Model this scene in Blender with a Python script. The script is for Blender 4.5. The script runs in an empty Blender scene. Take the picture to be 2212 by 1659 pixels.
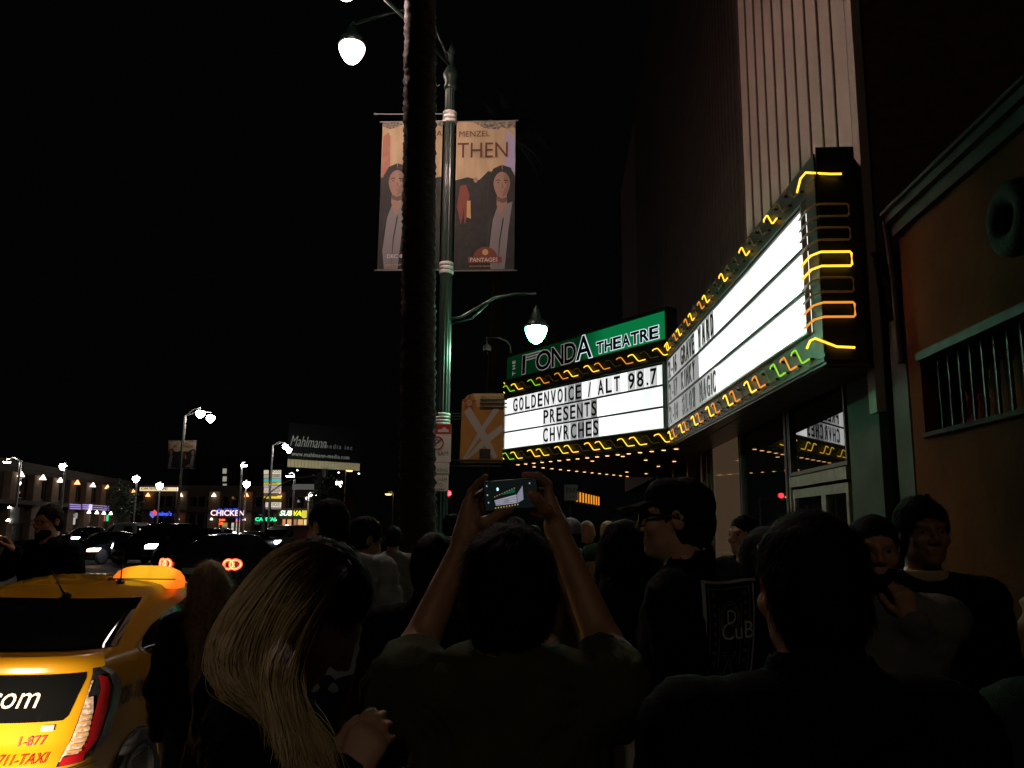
import bpy, math, random
import numpy as np
from mathutils import Vector, Matrix
random.seed(7); rng = np.random.default_rng(7)
sc = bpy.context.scene
COL = sc.collection
R = math.radians
# ------------------------------------------------------------------ camera, world, exposure
F_PX, CXP, CYP, HCAM = 1789.0, 1106.0, 829.5, 1.75
_a, _p, _t = R(3.3), R(9.64), R(0.5)
_f = np.array([-math.sin(_a)*math.cos(_p), math.cos(_a)*math.cos(_p), math.sin(_p)])
_r0 = np.array([math.cos(_a), math.sin(_a), 0.0]); _u0 = np.cross(_r0, _f)
_r = _r0*math.cos(_t) + _u0*math.sin(_t); _u = _u0*math.cos(_t) - _r0*math.sin(_t)
cam_d = bpy.data.cameras.new('camera'); cam = bpy.data.objects.new('camera', cam_d); COL.objects.link(cam)
cam_d.sensor_width = 36.0; cam_d.lens = 36.0*F_PX/2212.0; cam_d.clip_start = 0.05; cam_d.clip_end = 2000
cam.matrix_world = Matrix(((_r[0], _u[0], -_f[0], 0), (_r[1], _u[1], -_f[1], 0), (_r[2], _u[2], -_f[2], HCAM), (0, 0, 0, 1)))
sc.camera = cam
w = bpy.data.worlds.new('World'); sc.world = w; w.use_nodes = True
w.node_tree.nodes['Background'].inputs[0].default_value = (0.55, 0.75, 0.62, 1)
w.node_tree.nodes['Background'].inputs[1].default_value = 0.0011
sc.view_settings.view_transform = 'Standard'; sc.view_settings.look = 'None'
sc.view_settings.exposure = 0; sc.view_settings.gamma = 1; sc.view_settings.use_curve_mapping = False
sc.cycles.use_denoising = True
sc.cycles.max_bounces = 5; sc.cycles.diffuse_bounces = 2; sc.cycles.glossy_bounces = 3
sc.cycles.sample_clamp_indirect = 2.0; sc.cycles.caustics_reflective = False
try: sc.cycles.use_light_tree = True
except Exception: pass
# headlights of the car waiting behind the cab (lights its tail)
for hx in (-3.75, -2.75):
    ld = bpy.data.lights.new('headlight_beam', 'SPOT'); ld.energy = 1900; ld.color = (1.0, 0.86, 0.66)
    ld.spot_size = R(23); ld.spot_blend = 0.5; ld.shadow_soft_size = 0.06
    lo = bpy.data.objects.new('headlight_beam', ld); COL.objects.link(lo); lo.location = (hx, 0.55, 0.47)
    lo.rotation_euler = (Vector((-3.05+0.3*(hx+3.3), 4.6, 0.22))-lo.location).to_track_quat('-Z', 'Y').to_euler()
# ------------------------------------------------------------------ helpers
def P(x, y, X=None, Y=None, Z=None, d=None):
    """point of the place seen at photo position (x, y) on the given plane"""
    v = _f + _r*(x-CXP)/F_PX - _u*(y-CYP)/F_PX
    if X is not None: t = X/v[0]
    elif Y is not None: t = Y/v[1]
    elif Z is not None: t = (Z-HCAM)/v[2]
    else: t = d
    return np.array([0, 0, HCAM]) + v*t
def plane_hit(x, y, a, b):
    """photo position -> vertical plane through plan points a, b; returns (distance along a->b, z)"""
    v = _f + _r*(x-CXP)/F_PX - _u*(y-CYP)/F_PX
    ax, ay = a; dx, dy = b[0]-a[0], b[1]-a[1]; L = math.hypot(dx, dy); dx /= L; dy /= L
    det = v[0]*(-dy) + v[1]*dx
    t = (ax*(-dy) + ay*dx)/det
    s = (v[0]*t-ax)*dx + (v[1]*t-ay)*dy
    return s, HCAM+v[2]*t
MATS = {}
def mat(name, col=(.5, .5, .5), rough=.6, metal=0.0, emit=None, es=0.0, noise=0.0, nscale=8.0, bump=0.0, bscale=40.0, col2=None, spec=.5, coat=0.0, stretch=None, sample=True, alpha=None):
    if name in MATS: return MATS[name]
    m = bpy.data.materials.new(name); m.use_nodes = True; nt = m.node_tree; N = nt.nodes
    b = N['Principled BSDF']
    b.inputs['Base Color'].default_value = (*col, 1); b.inputs['Roughness'].default_value = rough
    b.inputs['Metallic'].default_value = metal; b.inputs['Specular IOR Level'].default_value = spec
    if coat: b.inputs['Coat Weight'].default_value = coat; b.inputs['Coat Roughness'].default_value = .06
    tc = N.new('ShaderNodeTexCoord'); src = tc.outputs['Object']
    if stretch:
        mp = N.new('ShaderNodeMapping'); mp.inputs['Scale'].default_value = stretch
        nt.links.new(src, mp.inputs[0]); src = mp.outputs[0]
    if noise > 0 or col2 is not None:
        n = N.new('ShaderNodeTexNoise'); n.inputs['Scale'].default_value = nscale; n.inputs['Detail'].default_value = 6
        nt.links.new(src, n.inputs['Vector'])
        mx = N.new('ShaderNodeMix'); mx.data_type = 'RGBA'
        c2 = col2 if col2 is not None else tuple(max(0, c*(1-noise)) for c in col)
        mx.inputs[6].default_value = (*col, 1); mx.inputs[7].default_value = (*c2, 1)
        rp = N.new('ShaderNodeValToRGB'); rp.color_ramp.elements[0].position = .35; rp.color_ramp.elements[1].position = .68
        nt.links.new(n.outputs['Fac'], rp.inputs[0]); nt.links.new(rp.outputs[0], mx.inputs[0])
        nt.links.new(mx.outputs[2], b.inputs['Base Color'])
        rr = N.new('ShaderNodeMapRange'); rr.inputs[3].default_value = rough*.85; rr.inputs[4].default_value = min(1, rough*1.2)
        nt.links.new(n.outputs['Fac'], rr.inputs[0]); nt.links.new(rr.outputs[0], b.inputs['Roughness'])
    if bump > 0:
        n2 = N.new('ShaderNodeTexNoise'); n2.inputs['Scale'].default_value = bscale; n2.inputs['Detail'].default_value = 5
        nt.links.new(src, n2.inputs['Vector'])
        bp = N.new('ShaderNodeBump'); bp.inputs['Strength'].default_value = bump; bp.inputs['Distance'].default_value = .01
        nt.links.new(n2.outputs['Fac'], bp.inputs['Height']); nt.links.new(bp.outputs[0], b.inputs['Normal'])
    if emit is not None:
        b.inputs['Emission Color'].default_value = (*emit, 1); b.inputs['Emission Strength'].default_value = es
    if alpha is not None: b.inputs['Alpha'].default_value = alpha
    if not sample:
        try: m.cycles.emission_sampling = 'NONE'
        except Exception: pass
    MATS[name] = m; return m
def np_mesh(name, V, Fc, smooth=False):
    """Fc: int array (n,3) or (n,4), or list of index lists"""
    me = bpy.data.meshes.new(name)
    V = np.asarray(V, dtype=np.float32)
    if isinstance(Fc, np.ndarray):
        n, k = Fc.shape
        me.vertices.add(len(V)); me.vertices.foreach_set('co', V.ravel())
        me.loops.add(n*k); me.loops.foreach_set('vertex_index', Fc.astype(np.int32).ravel())
        me.polygons.add(n); me.polygons.foreach_set('loop_start', np.arange(0, n*k, k, dtype=np.int32))
        me.polygons.foreach_set('loop_total', np.full(n, k, dtype=np.int32))
        me.update(calc_edges=True); me.validate()
    else:
        me.from_pydata([tuple(map(float, v)) for v in V], [], Fc); me.update()
    if smooth: me.polygons.foreach_set('use_smooth', [True]*len(me.polygons))
    return me
def link(name, me, m, parent=None, label=None):
    o = bpy.data.objects.new(name, me); COL.objects.link(o)
    if m is not None:
        me.materials.clear()
        for q in (m if isinstance(m, (list, tuple)) else [m]): me.materials.append(q)
    if parent is not None:
        o.parent = parent
        o.matrix_parent_inverse = world_of(parent).inverted()
    if label: o['label'] = label
    return o
def world_of(o):
    w_ = o.matrix_basis.copy()
    if o.parent is not None: w_ = world_of(o.parent) @ o.matrix_parent_inverse @ w_
    return w_
def thing(name, label, cat, loc=(0, 0, 0), group=None):
    o = bpy.data.objects.new(name, None); COL.objects.link(o); o.location = tuple(map(float, loc)); o.empty_display_size = .1
    o['label'] = label; o['category'] = cat
    if group: o['group'] = group
    return o
def tag(o, label, cat, group=None):
    o['label'] = label; o['category'] = cat
    if group: o['group'] = group
    return o
def dup(o, name=None):
    c = o.copy(); COL.objects.link(c)
    for k in [x for x in bpy.data.objects if x.parent == o]:
        d = dup(k); d.parent = c; d.matrix_parent_inverse = k.matrix_parent_inverse
    return c
class MB:
    def __init__(s): s.v = []; s.f = []
    def add(s, V, Fs):
        n = len(s.v); s.v += [tuple(map(float, q)) for q in V]; s.f += [[n+i for i in q] for q in Fs]; return s
    def box(s, a, b):
        (x0, y0, z0), (x1, y1, z1) = a, b
        V = [(x0, y0, z0), (x1, y0, z0), (x1, y1, z0), (x0, y1, z0), (x0, y0, z1), (x1, y0, z1), (x1, y1, z1), (x0, y1, z1)]
        return s.add(V, [[3, 2, 1, 0], [4, 5, 6, 7], [0, 1, 5, 4], [1, 2, 6, 5], [2, 3, 7, 6], [3, 0, 4, 7]])
    def obox(s, o, ex, ey, ez, a, b):
        """box in the frame (o; ex, ey, ez) between local corners a and b"""
        o, ex, ey, ez = map(np.asarray, (o, ex, ey, ez)); V = []
        for z in (a[2], b[2]):
            for x, y in ((a[0], a[1]), (b[0], a[1]), (b[0], b[1]), (a[0], b[1])): V.append(o+ex*x+ey*y+ez*z)
        return s.add(V, [[3, 2, 1, 0], [4, 5, 6, 7], [0, 1, 5, 4], [1, 2, 6, 5], [2, 3, 7, 6], [3, 0, 4, 7]])
    def tube(s, pts, r, n=8, caps=True):
        pts = [np.array(p, float) for p in pts]; rr = r if isinstance(r, (list, tuple, np.ndarray)) else [r]*len(pts)
        up = np.array([0, 0, 1.0]); base = len(s.v); t0 = pts[1]-pts[0]
        if abs(t0[2])/np.linalg.norm(t0) > .9: up = np.array([1.0, 0, 0])
        for i, p in enumerate(pts):
            t = (pts[min(i+1, len(pts)-1)]-pts[max(i-1, 0)]); t /= np.linalg.norm(t)+1e-9
            x = np.cross(up, t); x /= np.linalg.norm(x)+1e-9; y = np.cross(t, x); up = y if abs(t[2]) > .9 and False else up
            for k in range(n):
                a = 2*math.pi*k/n; s.v.append(tuple(p+(x*math.cos(a)+y*math.sin(a))*rr[i]))
        for i in range(len(pts)-1):
            for k in range(n):
                a = base+i*n+k; b = base+i*n+(k+1) % n; s.f.append([a, b, b+n, a+n])
        if caps:
            s.f.append([base+k for k in range(n)][::-1]); e = base+(len(pts)-1)*n; s.f.append([e+k for k in range(n)])
        return s
    def lathe(s, prof, c, n=16, axis='z'):
        """prof: (radius, height) list"""
        base = len(s.v); cx, cy, cz = c
        for r_, h in prof:
            for k in range(n):
                a = 2*math.pi*k/n
                q = (r_*math.cos(a), r_*math.sin(a), h)
                if axis == 'x': q = (q[2], q[0], q[1])
                if axis == 'y': q = (q[0], q[2], q[1])
                s.v.append((cx+q[0], cy+q[1], cz+q[2]))
        for i in range(len(prof)-1):
            for k in range(n):
                a = base+i*n+k; b = base+i*n+(k+1) % n; s.f.append([a, b, b+n, a+n])
        s.f.append([base+k for k in range(n)][::-1]); e = base+(len(prof)-1)*n; s.f.append([e+k for k in range(n)])
        return s
    def quad(s, a, b, c, d): return s.add([a, b, c, d], [[0, 1, 2, 3]])
    def poly(s, pts): return s.add(pts, [list(range(len(pts)))])
    def prism(s, plan, z0, z1):
        n = len(plan); V = [(x, y, z0) for x, y in plan]+[(x, y, z1) for x, y in plan]
        return s.add(V, [list(range(n))[::-1], [n+i for i in range(n)]]+[[i, (i+1) % n, n+(i+1) % n, n+i] for i in range(n)])
    def oprism(s, o, ex, ey, ez, pts, d0, d1):
        """flat outline pts (along ex, ey) given thickness from d0 to d1 along ez"""
        o, ex, ey, ez = map(np.asarray, (o, ex, ey, ez)); n = len(pts)
        V = [o+ex*x+ey*y+ez*d0 for x, y in pts]+[o+ex*x+ey*y+ez*d1 for x, y in pts]
        return s.add(V, [list(range(n))[::-1], [n+i for i in range(n)]]+[[i, (i+1) % n, n+(i+1) % n, n+i] for i in range(n)])
    def mesh(s, name, smooth=False): return np_mesh(name, s.v, s.f, smooth)
    def build(s, name, m, parent=None, smooth=False, label=None): return link(name, s.mesh(name, smooth), m, parent, label)
def structure(o): o['kind'] = 'structure'; return o
def stuff(o): o['kind'] = 'stuff'; return o
def text_mesh(body, size=1.0, extrude=0.0, offset=0.0, xs=1.0, align='LEFT', bevel=0.0, shear=0.0, space=1.0):
    c = bpy.data.curves.new('lettering', 'FONT'); c.body = body; c.size = size; c.extrude = extrude; c.offset = offset
    c.align_x = align; c.bevel_depth = bevel; c.resolution_u = 3; c.shear = shear; c.space_character = space
    o = bpy.data.objects.new('lettering', c); me = bpy.data.meshes.new_from_object(o)
    bpy.data.objects.remove(o); bpy.data.curves.remove(c)
    if xs != 1.0: me.transform(Matrix.Diagonal((xs, 1, 1, 1)))
    return me
def put_text(name, body, m, parent, o, ex, ey, size, xs=1.0, extrude=.003, offset=0.0, align='LEFT', shear=0.0, label=None, ez=None, space=1.0, off=0.0):
    """lettering laid on a plane: origin o, baseline ex, upward ey"""
    ex = np.array(ex, float); ey = np.array(ey, float); ex /= np.linalg.norm(ex); ey /= np.linalg.norm(ey)
    ez = np.cross(ex, ey); o = np.array(o, float)+ez*off
    me = text_mesh(body, size, extrude, offset, xs, align, 0.0, shear, space)
    me.transform(Matrix(((ex[0], ey[0], ez[0], o[0]), (ex[1], ey[1], ez[1], o[1]), (ex[2], ey[2], ez[2], o[2]), (0, 0, 0, 1))))
    return link(name, me, m, parent, label)
UP = np.array([0, 0, 1.0])
# ------------------------------------------------------------------ implicit bodies (smooth unions) turned into one mesh
class Field:
    def __init__(s, lo, hi, h):
        s.h = h; s.lo = np.array(lo, float)-2*h; n = np.ceil((np.array(hi, float)+2*h-s.lo)/h).astype(int)+1
        s.n = n; s.d = np.full(n, .3, np.float32)
        s.ax = [s.lo[i]+np.arange(n[i])*h for i in range(3)]
    def sub(s, lo, hi, m=.06):
        sl = []
        for i in range(3):
            a = int(max(0, math.floor((lo[i]-m-s.lo[i])/s.h))); b = int(min(s.n[i], math.ceil((hi[i]+m-s.lo[i])/s.h)+1))
            if b <= a: return None, None
            sl.append(slice(a, b))
        X, Y, Z = np.meshgrid(s.ax[0][sl[0]], s.ax[1][sl[1]], s.ax[2][sl[2]], indexing='ij', sparse=True)
        return tuple(sl), (X, Y, Z)
    def put(s, sl, d, k, op):
        A = s.d[sl]
        if op == 'add':
            if k > 0:
                hh = np.maximum(k-np.abs(A-d), 0)/k; s.d[sl] = np.minimum(A, d)-hh*hh*k*.25
            else: s.d[sl] = np.minimum(A, d)
        elif op == 'cut':
            d = -d
            if k > 0:
                hh = np.maximum(k-np.abs(A-d), 0)/k; s.d[sl] = np.maximum(A, d)+hh*hh*k*.25
            else: s.d[sl] = np.maximum(A, d)
    def cap(s, a, b, ra, rb=None, k=.02, op='add', flat=None):
        rb = ra if rb is None else rb; a = np.array(a, float); b = np.array(b, float); rm = max(ra, rb)
        sl, G = s.sub(np.minimum(a, b)-rm, np.maximum(a, b)+rm)
        if sl is None: return s
        X, Y, Z = G; v = b-a; L2 = v@v+1e-12
        t = np.clip(((X-a[0])*v[0]+(Y-a[1])*v[1]+(Z-a[2])*v[2])/L2, 0, 1)
        d = np.sqrt((X-a[0]-v[0]*t)**2+(Y-a[1]-v[1]*t)**2+(Z-a[2]-v[2]*t)**2)-(ra+(rb-ra)*t)
        s.put(sl, d.astype(np.float32), k, op); return s
    def ell(s, c, r, M=None, k=.02, op='add'):
        c = np.array(c, float); r = np.array(r, float); rm = r.max() if M is not None else r
        sl, G = s.sub(c-rm, c+rm)
        if sl is None: return s
        X, Y, Z = G; X = X-c[0]; Y = Y-c[1]; Z = Z-c[2]
        if M is not None:
            X, Y, Z = (M[0][0]*X+M[1][0]*Y+M[2][0]*Z, M[0][1]*X+M[1][1]*Y+M[2][1]*Z, M[0][2]*X+M[1][2]*Y+M[2][2]*Z)
        k0 = np.sqrt((X/r[0])**2+(Y/r[1])**2+(Z/r[2])**2)+1e-6; k1 = np.sqrt((X/r[0]**2)**2+(Y/r[1]**2)**2+(Z/r[2]**2)**2)+1e-6
        s.put(sl, (k0*(k0-1)/k1).astype(np.float32), k, op); return s
    def half(s, c, nrm, k=.01):
        """keep only the side the normal points away from"""
        X, Y, Z = np.meshgrid(*s.ax, indexing='ij', sparse=True)
        d = (X-c[0])*nrm[0]+(Y-c[1])*nrm[1]+(Z-c[2])*nrm[2]
        s.d = np.maximum(s.d, d.astype(np.float32)); return s
    def warp(s, fn):
        X, Y, Z = np.meshgrid(*s.ax, indexing='ij', sparse=True); s.d = s.d+fn(X, Y, Z).astype(np.float32); return s
    def mesh(s, name):
        D = s.d; h = s.h; D[0] = D[-1] = .1; D[:, 0] = D[:, -1] = .1; D[:, :, 0] = D[:, :, -1] = .1
        S = D < 0; nx, ny, nz = D.shape
        c = np.zeros((nx-1, ny-1, nz-1), np.int8)
        for i in (0, 1):
            for j in (0, 1):
                for k in (0, 1): c += S[i:nx-1+i, j:ny-1+j, k:nz-1+k]
        I = np.argwhere((c > 0) & (c < 8)); idx = np.full(c.shape, -1, np.int32); idx[tuple(I.T)] = np.arange(len(I))
        acc = np.zeros((len(I), 3)); cnt = np.zeros(len(I)); off = [(i, j, k) for i in (0, 1) for j in (0, 1) for k in (0, 1)]
        vals = {o: D[I[:, 0]+o[0], I[:, 1]+o[1], I[:, 2]+o[2]] for o in off}
        for o in off:
            for a in range(3):
                if o[a] == 0:
                    q = list(o); q[a] = 1; q = tuple(q); v0 = vals[o]; v1 = vals[q]; m = (v0 < 0) != (v1 < 0)
                    t = np.where(m, v0/np.where(np.abs(v0-v1) < 1e-9, 1, v0-v1), 0)
                    pt = np.zeros((len(I), 3)); pt[:] = o; pt[:, a] = t
                    acc[m] += pt[m]; cnt[m] += 1
        V = s.lo+(I+acc/np.maximum(cnt, 1)[:, None])*h
        Q = []
        for a in range(3):
            b, c2 = (a+1) % 3, (a+2) % 3
            sl0 = [slice(1, -1)]*3; sl1 = [slice(1, -1)]*3; sl0[a] = slice(0, -1); sl1[a] = slice(1, None)
            A = S[tuple(sl0)]; B = S[tuple(sl1)]
            for flip, mk in ((False, A & ~B), (True, ~A & B)):
                E_ = np.argwhere(mk)
                if not len(E_): continue
                base = E_.copy()
                for q in (b, c2): base[:, q] += 1
                def cell(db, dc):
                    z = base.copy(); z[:, b] -= db; z[:, c2] -= dc; return idx[z[:, 0], z[:, 1], z[:, 2]]
                q4 = np.stack([cell(1, 1), cell(0, 1), cell(0, 0), cell(1, 0)], 1)
                Q.append(q4[:, ::-1] if flip else q4)
        Q = np.concatenate(Q); Q = Q[(Q >= 0).all(1)]
        return np_mesh(name, V, Q, True)
# ================================================================== materials shared
asphalt = mat('asphalt', (.05, .05, .052), .55, noise=.4, nscale=3, bump=.5, bscale=120)
concrete = mat('concrete', (.26, .25, .23), .8, noise=.35, nscale=2.5, bump=.3, bscale=60)
paint_white = mat('road_paint', (.7, .7, .66), .6, noise=.3, nscale=6)
black_metal = mat('black_metal', (.012, .013, .012), .35, noise=.2)
dark_green_metal = mat('dark_green_metal', (.012, .03, .022), .38, noise=.3, nscale=14, coat=.4)
grey_metal = mat('grey_metal', (.3, .3, .29), .45, metal=.7, noise=.25)
chrome = mat('chrome', (.7, .7, .7), .12, metal=1)
fascia_green = mat('fascia_green', (.03, .045, .036), .42, noise=.35, nscale=5, bump=.12, bscale=20)
fascia_dark = mat('fascia_dark', (.02, .022, .02), .5, noise=.4, nscale=5)
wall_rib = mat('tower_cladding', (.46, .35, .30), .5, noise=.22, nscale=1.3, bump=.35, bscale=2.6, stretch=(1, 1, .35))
groove = mat('tower_groove', (.10, .05, .04), .7, noise=.3)
stucco_orange = mat('orange_stucco', (.115, .026, .002), .9, spec=.15, noise=.5, nscale=1.1, bump=.8, bscale=9, col2=(.06, .015, .0015))
stucco_trim = mat('cornice_stucco', (.028, .018, .012), .8, noise=.4, nscale=3, bump=.4)
stucco_green = mat('grey_green_stucco', (.06, .062, .05), .8, noise=.35, nscale=1.5, bump=.4, bscale=14)
dark_glass = mat('dark_glass', (.004, .005, .005), .015, noise=0, spec=.9)
soffit_m = mat('soffit_boards', (.075, .03, .015), .32, noise=.3, nscale=4, stretch=(1, .15, 1))
stone_m = mat('palm_bark', (.036, .024, .015), .9, noise=.5, nscale=5, bump=.9, bscale=14, stretch=(1, 1, 6))
def glow(name, c, s, sample=True): return mat(name, (.01, .01, .01), .5, emit=c, es=s, sample=sample)
# ================================================================== ground
g = MB(); g.quad((-400, -60, -.22), (400, -60, -.22), (400, 600, -.22), (-400, 600, -.22))
structure(g.build('ground', asphalt))
g = MB(); g.quad((-21, -30, -.15), (-2.2, -30, -.15), (-2.2, 400, -.15), (-21, 400, -.15))
structure(g.build('road', asphalt))
g = MB(); g.box((-2.05, -12, -.2), (6.5, 62, 0)); structure(g.build('pavement', concrete))
kerb = structure(MB().box((-2.2, -12, -.21), (-2.052, -10.5, .003)).build('kerb', concrete))
k0 = kerb.data
for i in range(1, 48):
    o = link('kerb_stone', k0, None, kerb); o.location = (0, i*1.512, random.uniform(-.003, .003))
g = MB()
for y in range(-9, 160, 9):
    for x in (-8.5, -14.8): g.box((x, y, -.15), (x+.12, y+3, -.146))
g.box((-11.6, -30, -.15), (-11.48, 55, -.146)); g.box((-11.3, -30, -.15), (-11.18, 55, -.146))
for i in range(16): g.box((-20+i*1.1, 62, -.15), (-19.5+i*1.1, 65.5, -.146))
structure(g.build('road_markings', paint_white))
# ================================================================== theatre building
XW = 3.5
bld = thing('theatre_building', 'tall theatre building with pinkish ribbed metal cladding above the lit marquee', 'building', (XW+3, 16, 0))
YN = 9.18
g = MB(); g.box((XW+.1, YN, 3.55), (XW+9, 46, 21)); g.build('wall', groove, bld)
# projecting bay of wide metal sheets with dark battens, then finer cladding set back behind it
bay_a, bay_b = np.array([XW-.02, YN+.2]), np.array([3.05, 13.05])
db = bay_b-bay_a; lenB = float(np.linalg.norm(db)); eB = np.array([db[0], db[1], 0])/lenB; nB = np.array([-eB[1], eB[0], 0]); oB = np.array([bay_a[0], bay_a[1], 0.0])
MB().prism([tuple(bay_a), (XW+.3, YN+.2), (XW+.3, 13.05), tuple(bay_b)], 5.9, 21).build('bay_core', groove, bld)
pw = lenB/10
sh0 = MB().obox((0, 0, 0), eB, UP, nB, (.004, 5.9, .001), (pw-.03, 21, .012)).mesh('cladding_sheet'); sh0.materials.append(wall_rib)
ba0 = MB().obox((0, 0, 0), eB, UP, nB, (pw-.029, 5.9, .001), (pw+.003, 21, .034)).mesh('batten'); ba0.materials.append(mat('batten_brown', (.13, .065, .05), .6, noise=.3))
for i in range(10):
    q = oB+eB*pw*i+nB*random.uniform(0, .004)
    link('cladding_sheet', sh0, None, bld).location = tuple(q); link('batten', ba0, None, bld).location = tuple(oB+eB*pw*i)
fine = mat('shaded_cladding', (.075, .055, .045), .6, noise=.3, nscale=1.5); sh1 = MB().box((XW+.06, 0, 5.2), (XW+.09, .30, 21)).mesh('cladding_sheet'); sh1.materials.append(fine)  # set-back sheets coloured darker to stand for the grazing lamp light
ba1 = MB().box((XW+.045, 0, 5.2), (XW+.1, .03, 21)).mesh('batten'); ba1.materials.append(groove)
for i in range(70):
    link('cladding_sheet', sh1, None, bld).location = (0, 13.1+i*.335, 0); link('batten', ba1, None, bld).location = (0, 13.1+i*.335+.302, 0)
corner = MB().box((XW-.03, YN, 3.0), (XW+.07, YN+.22, 21)).build('corner_trim', wall_rib, bld)
# lower facade
g = MB()
g.box((XW, 9.22, 0), (XW+.5, 10.2, 5.2))
g.build('pier', stucco_green, bld)
MB().box((XW, 8.42, 0), (XW+.4, 8.8, 3.9)).build('pier', stucco_green, bld)
MB().box((XW+.3, 8.8, 0), (XW+.6, 9.22, 4.4)).build('downpipe_recess', fascia_dark, bld)
g = MB(); g.box((XW+.02, 10.2, 3.58), (XW+.5, 20.0, 5.2)); g.box((XW+.02, 10.2, 0), (XW+.5, 19.9, .35)); g.build('wall', fascia_dark, bld)
frame_m = mat('window_frame', (.22, .20, .15), .4, noise=.3, nscale=10, metal=.3)
frame_d = mat('dark_frame', (.05, .045, .03), .4, noise=.3, nscale=10)
# shop windows: (y0, y1, z0, z1, material)
lit_int = mat('lit_interior', (.02, .015, .01), .05, emit=(.34, .21, .12), es=.13, sample=False)
def window(y0, y1, z0, z1, glassm, fm, label=None, x=XW):
    f = MB()
    t = .05
    f.box((x-.03, y0, z0), (x+.06, y0+t, z1)); f.box((x-.03, y1-t, z0), (x+.06, y1, z1))
    f.box((x-.031, y0+t, z0), (x+.059, y1-t, z0+t)); f.box((x-.031, y0+t, z1-t), (x+.059, y1-t, z1))
    fo = f.build('window', fm, bld, label=label)
    MB().box((x+.02, y0+t, z0+t), (x+.03, y1-t, z1-t)).build('pane', glassm, fo)
window(16.25, 19.3, .35, 3.57, lit_int, frame_d, 'tall shop window lit dim beige from inside')
window(12.95, 16.15, .35, 3.57, dark_glass, frame_d)
window(12.75, 12.94, .35, 3.57, dark_glass, frame_d)
window(10.22, 12.72, 2.5, 3.57, dark_glass, frame_d)
# door with pale frame
g = MB(); g.box((XW-.05, 10.22, 2.33), (XW+.08, 12.74, 2.48)); g.box((XW-.05, 12.66, .02), (XW+.08, 12.74, 2.33)); g.build('door_head', frame_m, bld)
for y0, y1 in ((10.24, 11.2), (11.2, 12.64)):
    f = MB()
    for a, b in (((XW-.03, y0, .03), (XW+.04, y0+.09, 2.29)), ((XW-.03, y1-.09, .03), (XW+.04, y1, 2.29)), ((XW-.029, y0+.09, 2.17), (XW+.039, y1-.09, 2.29)), ((XW-.029, y0+.09, .03), (XW+.039, y1-.09, .3))): f.box(a, b)
    d = f.build('door', frame_m, bld); MB().box((XW, y0+.09, .3), (XW+.01, y1-.09, 2.17)).build('pane', dark_glass, d)
    MB().tube([(XW-.08, y1-.13, .9), (XW-.08, y1-.13, 1.4)], .014, 6).build('handle', chrome, d)
# recessed entrance beyond, warm lit
ent = mat('entrance_wall', (.16, .06, .03), .45, noise=.4, nscale=2)
g = MB(); g.box((XW+2.6, 20, 0), (XW+3, 46, 5.2)); g.box((XW, 19.9, 0), (XW+2.6, 20, 5.2)); g.box((XW, 30, 0), (XW+2.6, 30.3, 5.2)); g.build('entrance_wall', ent, bld)
MB().box((XW+.02, 20, 3.6), (XW+2.6, 30, 3.75)).build('entrance_ceiling', ent, bld)
post_m = mat('warm_lit_post', (.38, .15, .06), .4, noise=.3, nscale=6)  # orange of the light on the posts is put into their colour
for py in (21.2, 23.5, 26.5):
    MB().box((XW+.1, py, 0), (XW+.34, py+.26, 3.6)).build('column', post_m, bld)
for py in (20.5, 22.2, 24.4, 27.4): MB().box((XW+2.5, py, .1), (XW+2.58, py+1.1, 2.5)).build('entrance_door', dark_glass, bld)
# ================================================================== marquee
L_, C_, R_ = np.array([-1.586, 24.15]), np.array([2.47, 18.64]), np.array([2.88, 8.95])
mq = thing('theatre_marquee', 'illuminated theatre marquee with white letter boards and yellow zigzag neon on the building', 'marquee', (1.5, 20, 3.5))
def frame2(a, b):
    d = b-a; ln = np.linalg.norm(d); d = d/ln; ex = np.array([d[0], d[1], 0]); ez = np.array([d[1], -d[0], 0])
    if ez[1] > 0 and abs(ez[1]) > .5: ez = -ez
    return np.array([a[0], a[1], 0.0]), ex, ln, ez
oL, eL, lenL, _ = frame2(L_, C_); nL = np.cross(eL, UP)       # outward normal of left face
oR, eR, lenR, _ = frame2(C_, R_); nR = np.cross(eR, UP)
plan = [(3.495, 9.25), (3.3, 8.95), (2.88, 8.95), tuple(C_), tuple(L_), (-.9, 25.3), (2.6, 30.5), (3.495, 30.5)]
ins = .0
g = MB(); g.prism(plan[::-1], 3.52, 5.86); g.build('casing', fascia_dark, mq)
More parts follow.
